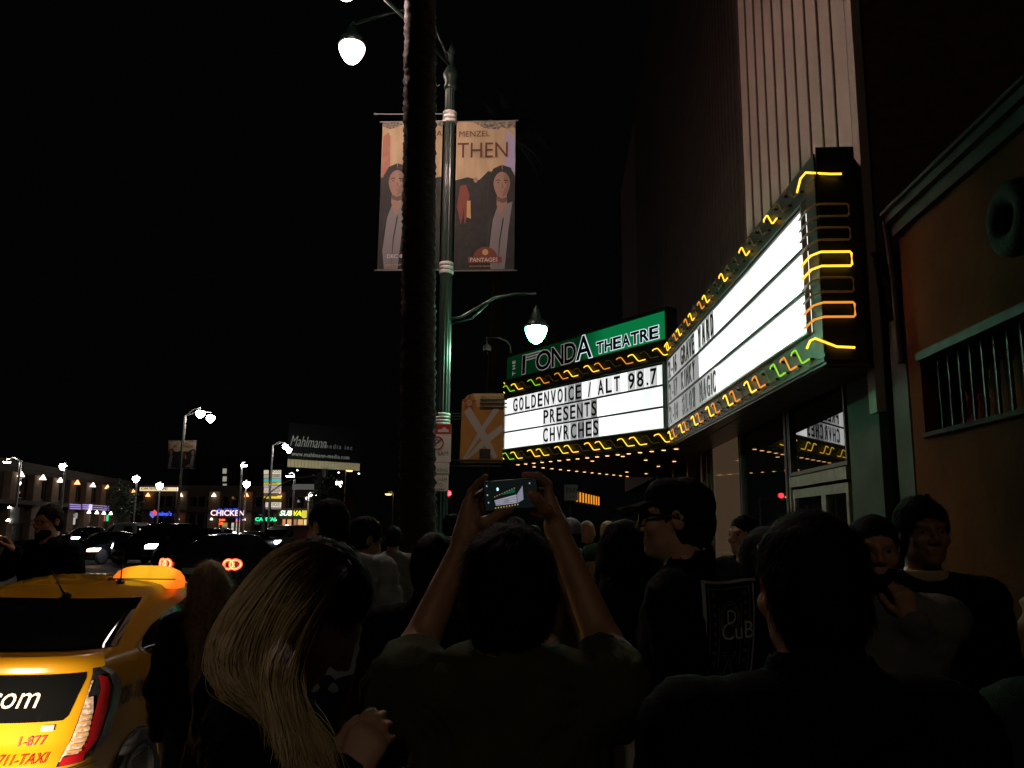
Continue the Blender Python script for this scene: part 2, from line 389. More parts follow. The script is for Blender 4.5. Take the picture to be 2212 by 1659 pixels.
# soffit boards
so = MB().prism(plan[::-1], 3.49, 3.517).build('soffit', soffit_m, mq)
for i in range(40):
    y0 = 9.1+i*.52
    xs0, xs1 = (2.9, 3.45) if y0 < 18.4 else (2.5-max(0, (y0-18.4))*.72, 3.45)
    if y0 > 24: xs0 = -.85+(y0-25)*.68
    if y0 > 25.5: xs0 = max(xs0, -.8+(y0-25.3)*.67)
    if xs1-xs0 > .3: MB().box((xs0, y0, 3.478), (xs1, y0+.5, 3.4885)).build('soffit_board', soffit_m, so)
def face_panel(o, ex, n, s0, s1, z0, z1, d0, d1, name, m, parent):
    return MB().obox(o, ex, UP, n, (s0, z0, d0), (s1, z1, d1)).build(name, m, parent)
def board_mat(name, base, var, scale):
    m = mat(name, (.75, .75, .75), .35, emit=(1, 1, 1), es=base); nt = m.node_tree; b = nt.nodes['Principled BSDF']
    tc = nt.nodes.new('ShaderNodeTexCoord'); mp = nt.nodes.new('ShaderNodeMapping'); mp.inputs['Scale'].default_value = scale
    n = nt.nodes.new('ShaderNodeTexNoise'); n.inputs['Scale'].default_value = 1; n.inputs['Detail'].default_value = 1.0
    r_ = nt.nodes.new('ShaderNodeMapRange'); r_.inputs[1].default_value = .36; r_.inputs[2].default_value = .62; r_.inputs[3].default_value = base*(1-var); r_.inputs[4].default_value = base
    nt.links.new(tc.outputs['Object'], mp.inputs[0]); nt.links.new(mp.outputs[0], n.inputs['Vector']); nt.links.new(n.outputs['Fac'], r_.inputs[0]); nt.links.new(r_.outputs[0], b.inputs['Emission Strength'])
    b.inputs['Emission Color'].default_value = (.97, 1, .98, 1)
    return m
boardL = board_mat('letter_board_left', 1.7, .5, (.55, .55, .7))
boardR = board_mat('letter_board_right', 1.7, .6, (.5, .42, .2))
frame_al = mat('aluminium_edge', (.55, .56, .55), .3, metal=.6, noise=.2)
rail_m = mat('black_rail', (.008, .008, .008), .5)
for (o, ex, n, s0, s1, bm) in ((oL, eL, nL, .06, 6.72, boardL), (oR, eR, nR, .3, 9.33, boardR)):
    # fascia skins: neon bands in green/grey sheet with an edge frame
    face_panel(o, ex, n, 0.0, (lenL if o is oL else lenR), 3.52, 3.9, .0, .02, 'neon_band', fascia_dark if o is oL else fascia_green, mq)
    face_panel(o, ex, n, 0.0, (lenL if o is oL else lenR), 5.5, 5.9, .0, .02, 'neon_band', fascia_dark if o is oL else fascia_green, mq)
    fr = MB()
    fr.obox(o, ex, UP, n, (s0-.04, 3.9, .02), (s1+.04, 3.925, .07)); fr.obox(o, ex, UP, n, (s0-.04, 5.425, .02), (s1+.04, 5.45, .07))
    fr.obox(o, ex, UP, n, (s0-.04, 3.926, .02), (s0, 5.424, .07)); fr.obox(o, ex, UP, n, (s1, 3.926, .02), (s1+.04, 5.424, .07))
    fr.build('board_frame', frame_al, mq)
    for r0 in range(3):
        z0 = 3.93+r0*.5
        face_panel(o, ex, n, s0, s1, z0, z0+.455, .0, .035, 'letter_board', bm, mq)
        if r0: face_panel(o, ex, n, s0, s1, z0-.044, z0-.001, .0, .062, 'letter_rail', rail_m, mq)
    face_panel(o, ex, n, s0, s1, 5.386, 5.424, .0, .062, 'letter_rail', rail_m, mq)
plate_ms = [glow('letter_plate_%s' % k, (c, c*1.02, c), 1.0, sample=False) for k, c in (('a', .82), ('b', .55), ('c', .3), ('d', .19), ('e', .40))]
letter_m = mat('marquee_letter', (.012, .012, .012), .25, spec=.6)
letter_hi = mat('letter_edge_glow', (.25, .25, .25), .3, spec=.6, emit=(.5, .5, .5), es=.25, sample=False)  # grey glow painted in as a highlight along the letter edges
def letters(o, ex, n, s, zb, txt, widths, plates, h=.36, gap=.0):
    """single letters hung on the rails; txt spans list of (char, s0)"""
    for k, (ch, sx) in enumerate(zip(txt, widths)):
        if ch == ' ': continue
        pw = (widths[k+1]-sx) if k+1 < len(widths) else .25
        pm = plates[k] if k < len(plates) else 0
        pl = face_panel(o, ex, n, sx-.005, sx+min(pw, .3)-.012, zb-.04, zb+.405, .062, .064, 'letter_plate', plate_ms[pm], mq)
        lw = min(pw, .27)*.8
        me = text_mesh(ch, 1.0, .008/1, .008 if ch not in '.-/' else 0); xs = [v.co.x for v in me.vertices]; ys = [v.co.y for v in me.vertices]
        w_ = max(xs)-min(xs); hh = .69
        sxx = (lw/w_) if ch not in 'I1.-/' else .42
        cx = sx+(min(pw, .3)-w_*sxx)/2-min(xs)*sxx
        zo = zb
        base = o+ex*cx+UP*zo+n*.068
        sy = h/hh
        T = Matrix(((ex[0]*sxx, UP[0]*sy, n[0], base[0]), (ex[1]*sxx, UP[1]*sy, n[1], base[1]), (ex[2]*sxx, UP[2]*sy, n[2], base[2]), (0, 0, 0, 1)))
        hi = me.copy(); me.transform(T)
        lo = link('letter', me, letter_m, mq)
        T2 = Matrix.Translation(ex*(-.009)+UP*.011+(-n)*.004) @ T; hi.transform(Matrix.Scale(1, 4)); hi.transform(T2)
        link('letter_edge_glow', hi, letter_hi, lo)
def spread_(s0, s1, txt):
    wts = [.55 if c in 'I./1-' else (.7 if c == ' ' else 1.0) for c in txt]; tot = sum(wts); x = s0; out = []
    for q in wts: out.append(x); x += q/tot*(s1-s0)
    return out
t1 = 'GOLDENVOICE / ALT 98.7'; p1 = [0, 0, 0, 0, 0, 0, 0, 0, 1, 2, 3, 0, 0, 0, 0, 0, 0, 0, 1, 1, 0, 1]
letters(oL, eL, nL, 0, 4.97, t1, spread_(.5, 6.62, t1), p1)
letters(oL, eL, nL, 0, 4.47, 'PRESENTS', spread_(2.02, 4.42, 'PRESENTS'), [0, 0, 1, 4, 1, 2, 1, 3])
letters(oL, eL, nL, 0, 3.97, 'CHVRCHES', spread_(2.0, 4.5, 'CHVRCHES'), [0, 0, 0, 1, 2, 3, 4, 2])
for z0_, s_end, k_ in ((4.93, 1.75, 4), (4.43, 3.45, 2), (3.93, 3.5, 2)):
    face_panel(oR, eR, nR, .3, s_end, z0_, z0_+.455, .036, .05, 'dim_backing', plate_ms[k_], mq)  # added sheet whose dimmer glow stands for weak backlight at this end
for zb, a, b, c in ((4.97, '2-16', 'GRAVE', 'YARD'), (4.47, '2-17', 'KINKY', ''), (3.97, '2-18', 'SLOW', 'MAGIC')):
    letters(oR, eR, nR, 0, zb, a, spread_(.4, 1.55, a), [4, 1, 4, 4] if zb > 4.5 else [2, 2, 2, 2])
    letters(oR, eR, nR, 0, zb, b, spread_(1.85, 3.3, b), [4, 4, 2, 4, 2] if zb > 4.2 else [3, 3, 3, 3])
    if c: letters(oR, eR, nR, 0, zb, c, spread_(3.55, 4.95, c), [4, 4, 2, 2] if c == 'YARD' else [2, 4, 1, 1, 0])
# green title sign on top of the left face
sg = thing('title_sign', 'green backlit sign with art deco theatre name standing on the marquee', 'sign', (.5, 21.5, 5.9))
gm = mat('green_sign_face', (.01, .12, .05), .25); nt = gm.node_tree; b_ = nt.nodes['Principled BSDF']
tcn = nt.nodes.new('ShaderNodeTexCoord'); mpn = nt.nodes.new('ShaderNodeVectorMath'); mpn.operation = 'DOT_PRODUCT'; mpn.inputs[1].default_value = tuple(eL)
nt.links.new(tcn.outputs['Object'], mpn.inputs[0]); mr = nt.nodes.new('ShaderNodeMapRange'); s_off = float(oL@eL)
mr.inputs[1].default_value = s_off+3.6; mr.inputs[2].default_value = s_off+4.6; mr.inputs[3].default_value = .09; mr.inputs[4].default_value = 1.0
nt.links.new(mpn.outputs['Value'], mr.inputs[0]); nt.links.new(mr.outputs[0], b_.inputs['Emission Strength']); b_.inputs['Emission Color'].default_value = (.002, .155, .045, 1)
bx = MB(); bx.obox(oL, eL, UP, nL, (.0, 5.93, -.3), (6.86, 6.72, -.02)); bx.build('sign_box', fascia_dark, sg)
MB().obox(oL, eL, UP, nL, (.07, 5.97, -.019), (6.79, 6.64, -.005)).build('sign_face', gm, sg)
fr = MB()
for a, b in (((0, 5.92), (6.86, 5.965)), ((0, 6.65), (6.86, 6.73)), ((0, 5.966), (.06, 6.649)), ((6.8, 5.966), (6.86, 6.649))): fr.obox(oL, eL, UP, nL, (a[0], a[1], -.02), (b[0], b[1], .03))
fr.build('sign_frame', fascia_dark, sg)
outl = glow('sign_outline_white', (.8, .95, 1), .85, sample=False); outd = mat('sign_outline_unlit', (.45, .36, .36), .4, emit=(.5, .42, .42), es=.35, sample=False)
blackf = mat('sign_black', (.004, .004, .004), .15, coat=.5)
def sign_letter(ch, s0, s1, z0, h, ol, inner, off=.02, thick=.0):
    me = text_mesh(ch, 1.0, .002); xs = [v.co.x for v in me.vertices]; w_ = max(xs)-min(xs); ys = [v.co.y for v in me.vertices]
    for k, (of_, m_, d_) in enumerate(((off+.014, ol, .004), (.012, inner, .009))):
        me = text_mesh(ch, 1.0, .001, of_/(h/.69))
        sxx = (s1-s0)/w_; sy = h/.69; base = oL+eL*(s0-min(xs)*sxx)+UP*z0+nL*d_
        me.transform(Matrix(((eL[0]*sxx, 0, nL[0], base[0]), (eL[1]*sxx, 0, nL[1], base[1]), (0, sy, nL[2], base[2]), (0, 0, 0, 1))))
        link('letter' if k == 0 else 'letter_face', me, m_, sg)
# F with speed lines
g = MB()
for k in range(3): g.obox(oL, eL, UP, nL, (1.08-.01*k, 6.535-k*.075, .002), (1.85-.12*k, 6.565-k*.075, .006))
g.build('speed_line', outd, sg)
g = MB(); g.oprism(oL, eL, UP, nL, [(.86, 6.0), (1.06, 6.0), (1.1, 6.58), (.9, 6.58)], .002, .005); fo = g.build('letter', outd, sg)
g = MB(); g.oprism(oL, eL, UP, nL, [(.885, 6.02), (1.035, 6.02), (1.075, 6.56), (.92, 6.56)], .005, .008); g.build('letter_face', blackf, sg)
for ch, a, b in (('O', 1.6, 2.3), ('N', 2.36, 2.88), ('D', 2.94, 3.42), ('A', 3.45, 4.08)):
    sign_letter(ch, a, b, 6.01, .52 if ch != 'A' else .6, outd if ch != 'A' else outl, blackf, .022)
tw = spread_(4.28, 6.58, 'THEATRE'); navy = mat('sign_navy', (.01, .012, .03), .2)
for k, ch in enumerate('THEATRE'): sign_letter(ch, tw[k]+.02, tw[k]+.29, 6.05, .28, outl, navy, .016)
for k, ch in enumerate('THE'):
    me = text_mesh(ch, .2, .002, .004); me.transform(Matrix.Rotation(R(90), 4, 'Z')); base = oL+eL*.52+UP*(6.05+k*.17)+nL*.004
    me.transform(Matrix(((eL[0], 0, nL[0], base[0]), (eL[1], 0, nL[1], base[1]), (0, 1, 0, base[2]), (0, 0, 0, 1)))); link('letter', me, outd, sg)
# bird spikes along the tops
g = MB(); 
def spikes(o, ex, n, s0, s1, z, step, hgt=.13):
    s = s0
    while s < s1:
        b = o+ex*s+UP*z-n*.05; t = b+UP*hgt*random.uniform(.7, 1.1)+ex*random.uniform(-.03, .03)+n*random.uniform(-.02, .1)
        e = ex*.004
        g.add([b-e, b+e, t], [[0, 1, 2], [2, 1, 0]]); 
        t2 = b+UP*hgt*.8-n*.09; g.add([b-e, b+e, t2], [[0, 1, 2]]); s += step
spikes(oR, eR, nR, .2, 9.5, 5.9, .035, .16); spikes(oL, eL, nL, .0, 6.86, 6.73, .04, .1)
stuff(g.build('bird_spikes', mat('spike_wire', (.4, .36, .33), .4, metal=.5), mq))
# ---- neon
neon_on = glow('neon_yellow', (1, .5, .03), 2.2); neon_y2 = glow('neon_lemon', (1, .66, .04), 1.6); neon_or = glow('neon_amber', (1, .34, .03), .95, sample=False)
neon_gr = glow('neon_green', (.42, .9, .03), .8, sample=False); neon_off = mat('neon_unlit', (.14, .09, .04), .2, emit=(.25, .12, .03), es=.09, sample=False)
neon_grdim = mat('neon_unlit_green', (.1, .16, .06), .2, emit=(.12, .2, .04), es=.3, sample=False)
end_m = mat('tube_end', (.01, .01, .012), .3)
def zig(o, ex, n, s, z, m, w_=.62, h=.17, r=.0115):
    pts = [(s, z+h*.86), (s+.04, z+h*.97), (s+.16*w_/.62, z+h), (s+.19, z+h*.9), (s+.355, z+h*.08), (s+.4, z), (s+w_, z+.005)]
    q = [o+ex*a+UP*b+n*.075 for a, b in pts]; q = [q[0]-n*.05]+q+[q[-1]-n*.05]
    t = MB().tube(q, r, 6).build('neon_tube', m, mq, smooth=True)
    for qa, qb in ((q[0], q[1]), (q[-1], q[-2])): MB().tube([qa-n*.02, qb-n*.01], .017, 6).build('tube_end', end_m, t)
pat = [neon_on, neon_on, neon_off]
for i in range(16):
    s = .0+i*.428
    mb_ = [neon_gr, neon_y2, neon_off][i % 3] if i < 2 else pat[(i+2) % 3] if False else (neon_off if i % 3 == 2 else (neon_on if i % 2 else neon_y2))
    zig(oL, eL, nL, s, 3.6, mb_, .6, .2)
    mt_ = neon_off if i % 3 == 2 else (neon_gr if i in (0, 3) else (neon_on if i % 2 else neon_or))
    zig(oL, eL, nL, s, 5.58, mt_, .6, .2)
for i in range(21):
    s = .22+i*.428
    if i == 0: zig(oR, eR, nR, .02, 5.6, neon_y2, .5, .2)
    mb_ = (neon_on, neon_or, neon_off)[i % 3]
    if i == 20: mb_ = neon_gr
    if i == 18: mb_ = neon_gr
    if i == 17: mb_ = neon_grdim
    zig(oR, eR, nR, s, 3.6, mb_, .6, .2)
    mt_ = neon_on if i % 3 == 0 else (neon_off if (i % 3 == 1 or i > 10) else neon_or)
    if i < 21: zig(oR, eR, nR, s, 5.6, mt_, .55, .2)
for i in range(22):
    s = .5+i*.428; pts = [oR+eR*(s+.02*k+random.uniform(-.01, .01))+UP*(3.60-.045*math.sin(k/6*math.pi)-random.uniform(0, .01))+nR*(.05+.012*math.sin(k)) for k in range(7)]; pts = [p+eR*.04*k for k, p in enumerate(pts)]
    MB().tube(pts, .0055, 5).build('wire', end_m, mq)
    if i % 2: pts = [p+UP*2.02 for p in pts]; MB().tube(pts, .0055, 5).build('wire', end_m, mq)
# end face tubes wrapping the near corner
sR = lenR
def wrap(pts, m, r=.013):
    """pts: (u, z): u<0 along right face before the corner, u>0 along end face"""
    q = []
    for u, z in pts:
        if u <= 0: q.append(oR+eR*(sR+u-.02)+nR*(.09)+UP*z)
        else: q.append(np.array([2.88-.05+u, 8.95-.09, z]))
    t = MB().tube(q, r, 8).build('neon_tube', m, mq, smooth=True)
    return t
for (za, zb), m_ in (((5.27, 5.13), neon_off), ((5.0, 4.86), neon_off), ((4.72, 4.56), neon_on), ((4.43, 4.27), neon_off), ((4.15, 3.99), neon_or)):
    k = 1
    wrap([(-.34, za-.02), (-.03, za), (.03, za), (.34, za), (.355, za-.02), (.355, zb+.02), (.34, zb), (.03, zb), (-.03, zb), (-.34, zb-.02)], m_)
wrap([(-.36, 5.6), (-.22, 5.71), (-.04, 5.705), (.18, 5.62), (.30, 5.62)], neon_on)
wrap([(-.3, 3.73), (-.18, 3.79), (-.02, 3.78), (.14, 3.66), (.33, 3.65)], neon_on)
MB().box((2.885, 8.925, 3.53), (3.30, 8.948, 5.97)).build('end_panel', rail_m, mq)
MB().obox(oR, eR, UP, nR, (9.39, 3.9, .0), (lenR, 5.5, .018)).build('end_strip', fascia_green, mq)
for z in np.arange(3.56, 5.9, .28): MB().tube([(L_[0]+.1, L_[1]+.28, z), (L_[0]+.04, L_[1]-.02+.12, z), (L_[0]-.06, L_[1]+.1, z+.12)], .012, 5).build('neon_tube', neon_y2, mq)
# ---- bulbs under the marquee (each lamp a part)
bulb_m = glow('bulb_warm', (1, .5, .2), 4); ring_m = mat('bulb_ring', (.4, .2, .1), .3, metal=.6)
bulb = MB().lathe([(.0, -.012), (.045, -.010), (.055, 0), (.055, .004)], (0, 0, 0), 10).mesh('bulb', True); bulb.materials.append(bulb_m)
rg = MB().lathe([(.058, -.004), (.085, -.003), (.085, .006), (.058, .006)], (0, 0, 0), 10).mesh('lamp_ring', True); rg.materials.append(ring_m)
def bulb_at(x, y, z=3.474):
    r_ = link('lamp_ring', rg, None, mq); r_.location = (x, y, z); b = link('bulb', bulb, None, None); b.parent = r_
for i in range(17):
    q = oL+eL*(.25+i*.405)-nL*.3; bulb_at(q[0], q[1])
for i in range(13):
    q = np.array([-.95, 25.0])+np.array([.56, .83])*i*.47; bulb_at(q[0]+.2, q[1]-.02)
for x, y in ((1.6, 21.0), (2.3, 22.2), (.9, 22.6), (2.9, 24.5), (2.9, 28), (3.1, 22.6), (2.2, 27.2)): bulb_at(x, y)
# ================================================================== orange building
ob = thing('orange_building', 'low orange stucco building with cornice at the right edge', 'building', (5, 4, 0))
g = MB(); g.box((XW, -4, 0), (XW+6, 8.38, 2.6)); g.box((XW, -4, 3.42), (XW+6, 8.38, 4.72)); g.box((XW+.35, -4, 2.6), (XW+6, 8.1, 3.42)); g.box((XW, 8.1, 2.6), (XW+6, 8.38, 3.42))
g.build('wall', stucco_orange, ob)
g = MB(); g.box((XW-.12, -4, 4.86), (XW+.3, 8.4, 4.95)); g.box((XW-.06, -4, 4.72), (XW+.3, 8.39, 4.86)); g.box((XW-.16, -4, 4.95), (XW+.3, 8.42, 4.985)); g.build('cornice', stucco_trim, ob)
MB().tube([(XW-.1, 8.44, 4.9), (XW-.05, 8.46, 4.3), (XW-.03, 8.47, 3.4)], .035, 8).build('downpipe', stucco_trim, ob)
MB().box((XW-.05, -4, 3.34), (XW+.3, 8.09, 3.42)).build('blue_band', mat('blue_paint', (.008, .012, .018), .6, noise=.3), ob)
MB().box((XW-.04, -4, 2.6), (XW+.3, 8.09, 2.645)).build('sill', stucco_trim, ob)
for i in range(30):
    MB().box((XW+.1, 7.95-i*.205, 2.646), (XW+.125, 7.975-i*.205, 3.339)).build('bar', mat('bar_paint', (.01, .011, .01), .5), ob)
g = MB(); ring = []
for k in range(33):
    a = 2*math.pi*k/32; ring.append((XW-.06, 6.17+.2*math.cos(a), 4.07+.2*math.sin(a)))
g.tube(ring, .10, 10, caps=False)
wr = g.build('ring_ornament', mat('dark_blue_green', (.004, .007, .008), .8, noise=.5, nscale=25, bump=.8, bscale=30), ob, smooth=True)
for k, (yy, zz) in enumerate(((8.3, 2.02), (8.15, 2.02))): MB().box((XW-.05, yy-.05, zz-.05), (XW, yy, zz+.05)).build('wall_box', stucco_trim, ob)
# ================================================================== street lamp with banners, palm
YP = 13.1
lamp_pole_x = P(957, 900, Y=YP)[0]
def globe_mat(name, c, s_, edge=None):
    m = glow(name, c, s_); nt = m.node_tree; b = nt.nodes['Principled BSDF']; lw = nt.nodes.new('ShaderNodeLayerWeight'); lw.inputs[0].default_value = .5
    mr = nt.nodes.new('ShaderNodeMapRange'); mr.inputs[1].default_value = .45; mr.inputs[2].default_value = .92; mr.inputs[3].default_value = s_; mr.inputs[4].default_value = .9
    nt.links.new(lw.outputs['Facing'], mr.inputs[0]); nt.links.new(mr.outputs[0], b.inputs['Emission Strength'])
    if edge:  # coloured rim painted in for the halo around the lamp
        mx = nt.nodes.new('ShaderNodeMix'); mx.data_type = 'RGBA'; mx.inputs[6].default_value = (*c, 1); mx.inputs[7].default_value = (*edge, 1); nt.links.new(lw.outputs['Facing'], mx.inputs[0]); nt.links.new(mx.outputs[2], b.inputs['Emission Color'])
    return m
lamp_globe = globe_mat('lamp_warm', (1, .71, .62), 340); lamp_globe_g = globe_mat('lamp_green_white', (.42, 1, .62), 230, (.05, .9, .35))
far_lamp = glow('lamp_far_white', (1, .90, .82), 60); far_orange = glow('lamp_far_orange', (1, .36, .10), 5, sample=False)
cable_white = mat('banner_band', (.75, .72, .66), .5, noise=.3, nscale=20)
def acorn(c, r, m, parent, name='globe'):
    prof = [(0, -r*1.15), (r*.25, -r*1.1), (r*.55, -r*.85), (r*.82, -r*.42), (r*.98, 0), (r, r*.22), (r*.9, r*.45), (r*.6, r*.62), (0, r*.66)]
    return MB().lathe(prof, c, 20).build(name, m, parent, smooth=True)
def lamp_cap(c, r, parent, m):
    prof = [(r*1.06, r*.35), (r*1.1, r*.5), (r*.85, r*.95), (r*.5, r*1.15), (r*.42, r*1.7), (r*.25, r*1.85), (r*.3, r*2.0), (.02, r*2.3), (0, r*2.5)]
    return MB().lathe(prof, c, 16).build('lamp_cap', m, parent, smooth=True)
sl = thing('street_lamp', 'green fluted street lamp with banners and green-white hanging globe beside the big palm trunk', 'street lamp', (lamp_pole_x, YP, 0))
g = MB()
npt = 96; zs = [0, .3, .5, .9, 1.0, 5, 9.2]; rs = [.19, .19, .14, .13, .105, .098, .082]
g2 = MB(); base = 0
for z, r_ in zip(zs, rs):
    for k in range(npt):
        a = 2*math.pi*k/npt; rr = r_*(1+.07*math.cos(12*a)); g2.v.append((lamp_pole_x+rr*math.cos(a), YP+rr*math.sin(a), z))
for i in range(len(zs)-1):
    for k in range(npt): a = i*npt+k; b = i*npt+(k+1) % npt; g2.f.append([a, b, b+npt, a+npt])
g2.build('pole', dark_green_metal, sl, smooth=True)
zt = P(957, 62, Y=YP)[2]
MB().lathe([(.09, -.35), (.12, -.3), (.09, -.22), (.13, -.12), (.13, -.05), (.06, .1), (.05, .3), (.08, .36), (.03, .46), (0, .55)], (lamp_pole_x, YP, 9.45), 16).build('finial', dark_green_metal, sl, smooth=True)
def pz(y): return P(957, y, Y=YP)[2]
for ya, yb in ((243, 268), (568, 594), (893, 920)):
    n_ = 4 if ya > 800 else 3
    for k in range(n_):
        z1 = pz(ya)+(pz(yb)-pz(ya))*k/n_; z0 = pz(ya)+(pz(yb)-pz(ya))*(k+.82)/n_
        MB().lathe([(.115, z0), (.122, z0+.01), (.122, z1-.01), (.115, z1)], (lamp_pole_x, YP, 0), 16).build('clamp_band', cable_white, sl, smooth=True)
# lower arm with green-white globe
G = P(1158, 716, Y=YP); zar = pz(690)
arm = [(lamp_pole_x, YP, zar), (lamp_pole_x+.25, YP, zar+.03), (lamp_pole_x+.5, YP, zar+.18), (lamp_pole_x+.8, YP, zar+.36), (lamp_pole_x+1.15, YP, zar+.42), (G[0], YP, zar+.43)]
MB().tube(arm, .028, 8).build('arm', dark_green_metal, sl, smooth=True)
MB().tube([(lamp_pole_x+.1, YP, zar-.08), (lamp_pole_x+.45, YP, zar+.02), (lamp_pole_x+.7, YP, zar+.26)], .016, 6).build('arm_scroll', dark_green_metal, sl, smooth=True)
acorn(G, .18, lamp_globe_g, sl); lamp_cap(G, .18, sl, dark_green_metal)
A_ = P(760, 108, Y=13.3); B_ = P(748, -40, Y=10.0)
lamp_globe_far = globe_mat('lamp_warm_far', (1, .74, .66), 30)
for q in (A_, B_):
    acorn(q, .235, lamp_globe if q is B_ else lamp_globe_far, sl); lamp_cap(q, .235, sl, dark_green_metal)
    zz = q[2]+.5
    MB().tube([(lamp_pole_x, YP, 9.55), (lamp_pole_x-.4, YP+(q[1]-YP)*.3, zz+.12), (lamp_pole_x-1.0, YP+(q[1]-YP)*.7, zz+.2), (q[0], q[1], zz)], .03, 8).build('arm', dark_green_metal, sl, smooth=True)
# banners
banner_cloth = mat('banner_cloth', (.42, .31, .18), .7, noise=.25, nscale=3, bump=.25, bscale=7, stretch=(3, 1, .5))
def art(parent, o, ex, w_, h_, layers, d0=.003):
    ey = UP; ez = np.cross(ex, ey)
    for k, (nm, pts, m) in enumerate(layers):
        MB().oprism(o, ex, ey, ez, [(x*w_, y*h_) for x, y in pts], d0+k*.0005, d0+k*.0005+.0004).build(nm, m, parent)
def ellp(cx, cy, rx, ry, n=20, a0=0, a1=360): return [(cx+rx*math.cos(R(a0+(a1-a0)*k/n)), cy+ry*math.sin(R(a0+(a1-a0)*k/n))) for k in range(n)]
pr_hair = mat('print_hair', (.004, .003, .003), .7); pr_skin = mat('print_skin', (.27, .165, .12), .7, noise=.12); pr_skin2 = mat('print_skin_shade', (.18, .105, .075), .7); pr_skin3 = mat('print_skin_dark', (.10, .055, .038), .7); pr_hair2 = mat('print_hair_sheen', (.022, .016, .013), .7); pr_jacket = mat('print_jacket', (.007, .007, .008), .7, noise=.4)  # portrait inks darkened to stand for lamp light fading down the banner
pr_blouse = mat('print_blouse', (.17, .16, .165), .7); pr_dark = mat('print_park', (.009, .009, .006), .7, noise=.6, nscale=9); pr_red = mat('print_red', (.16, .03, .015), .7); pr_text = mat('print_brown_text', (.09, .022, .01), .7)
pr_pink = mat('print_building_pink', (.34, .14, .09), .7, noise=.2); pr_violet = mat('print_tower_violet', (.3, .27, .4), .7); pr_gold = mat('print_gold', (.45, .28, .1), .7); pr_white = mat('print_white', (.6, .58, .52), .7); pr_shade = mat('print_foliage', (.02, .02, .018), .7, noise=.7, nscale=22, col2=(.3, .25, .18)); pr_lips = mat('print_lips', (.3, .1, .08), .6)
def wig(pts, amp, n=3):
    out = []
    for (x0, y0), (x1, y1) in zip(pts, pts[1:]+pts[:1]):
        for k in range(n): t = k/n; out.append((x0+(x1-x0)*t+(random.uniform(-amp, amp) if k else 0), y0+(y1-y0)*t+(random.uniform(-amp, amp) if k else 0)))
    return out
def portrait(cx, cy, s, asp):
    """generic dark haired woman; s = head half height in units of the banner height"""
    X = lambda v: cx+v*s*asp; Yy = lambda v: cy+v*s
    f = lambda pts: [(min(.995, max(.005, X(a))), max(.004, Yy(b))) for a, b in pts]
    return [('hair', f([(-1.15, -2.2), (-1.1, -.6), (-.95, .5), (-.6, 1.15), (0, 1.42), (.6, 1.2), (1.0, .6), (1.1, -.6), (1.2, -2.2), (.5, -2.6), (-.5, -2.6)]), pr_hair),
            ('jacket', f([(-1.5, -7), (-1.75, -4), (-1.3, -2.1), (-.6, -1.6), (.6, -1.5), (1.3, -1.9), (1.7, -3.0), (1.7, -7)]), pr_jacket),
            ('blouse', f([(-.7, -7), (-.85, -5), (-.6, -2.6), (-.25, -1.55), (.35, -1.45), (.75, -1.3), (.5, -3.2), (.25, -7)]), pr_blouse),
            ('neck', f([(-.32, -.7), (-.35, -1.5), (-.02, -2.6), (.38, -1.5), (.34, -.7)]), pr_skin),
            ('face', f([(.58*math.sin(R(a))*(1.0 if math.cos(R(a)) > 0 else 1-.22*abs(math.cos(R(a)))), 1.0*math.cos(R(a))*(.9 if math.cos(R(a)) > 0 else 1.12)) for a in range(0, 360, 18)]), pr_skin),
            ('face_shadow', f([(.12, .85), (.42, .62), (.56, .1), (.5, -.45), (.28, -.85), (.02, -.98), (.12, -.5), (.3, -.1), (.16, .3)]), pr_skin2), ('neck_shadow', f([(-.32, -.9), (-.3, -1.25), (.1, -1.4), (.35, -1.3), (.34, -.95), (.02, -1.08)]), pr_skin3),
            ('hair_strand', f([(-.9, .4), (-1.02, -.8), (-.95, -2.0), (-.98, -.8), (-.86, .4)]), pr_hair2), ('hair_strand', f([(.75, .6), (.98, -.6), (1.0, -1.9), (.92, -.6), (.7, .6)]), pr_hair2), ('lapel', f([(-.75, -2.2), (-1.0, -4.2), (-.8, -6.8), (-.95, -4.2), (-.7, -2.5)]), pr_hair2), ('blouse_fold', f([(.1, -2.4), (-.15, -4.2), (-.2, -6.6), (-.08, -4.2), (.16, -2.6)]), pr_jacket),
            ('nose_side', f([(.02, .15), (.1, -.22), (.16, -.3), (.04, -.3)]), pr_skin3), ('eye_white', f([(-.38, .08), (-.25, .14), (-.14, .07), (-.25, .03)]), pr_skin2), ('eye_white', f([(.38, .08), (.25, .14), (.14, .07), (.25, .03)]), pr_skin2),
            ('brow', f([(-.44, .25), (-.28, .33), (-.11, .27), (-.11, .22), (-.28, .27), (-.43, .2)]), pr_hair), ('brow', f([(.42, .26), (.12, .3), (.12, .24), (.42, .18)]), pr_hair),
            ('eye', f([(-.31, .09), (-.26, .14), (-.2, .09), (-.26, .03)]), pr_hair), ('eye', f([(.31, .09), (.26, .14), (.2, .09), (.26, .03)]), pr_hair),
            ('nose', f([(-.1, -.3), (0, -.22), (.1, -.3), (0, -.37)]), pr_lips),
            ('mouth', f([(-.22, -.56), (0, -.5), (.22, -.56), (0, -.66)]), pr_lips),
            ('parting', f([(-.03, 1.4), (.02, .95), (.05, 1.38)]), pr_skin)]
EX = np.array([1.0, 0, 0])
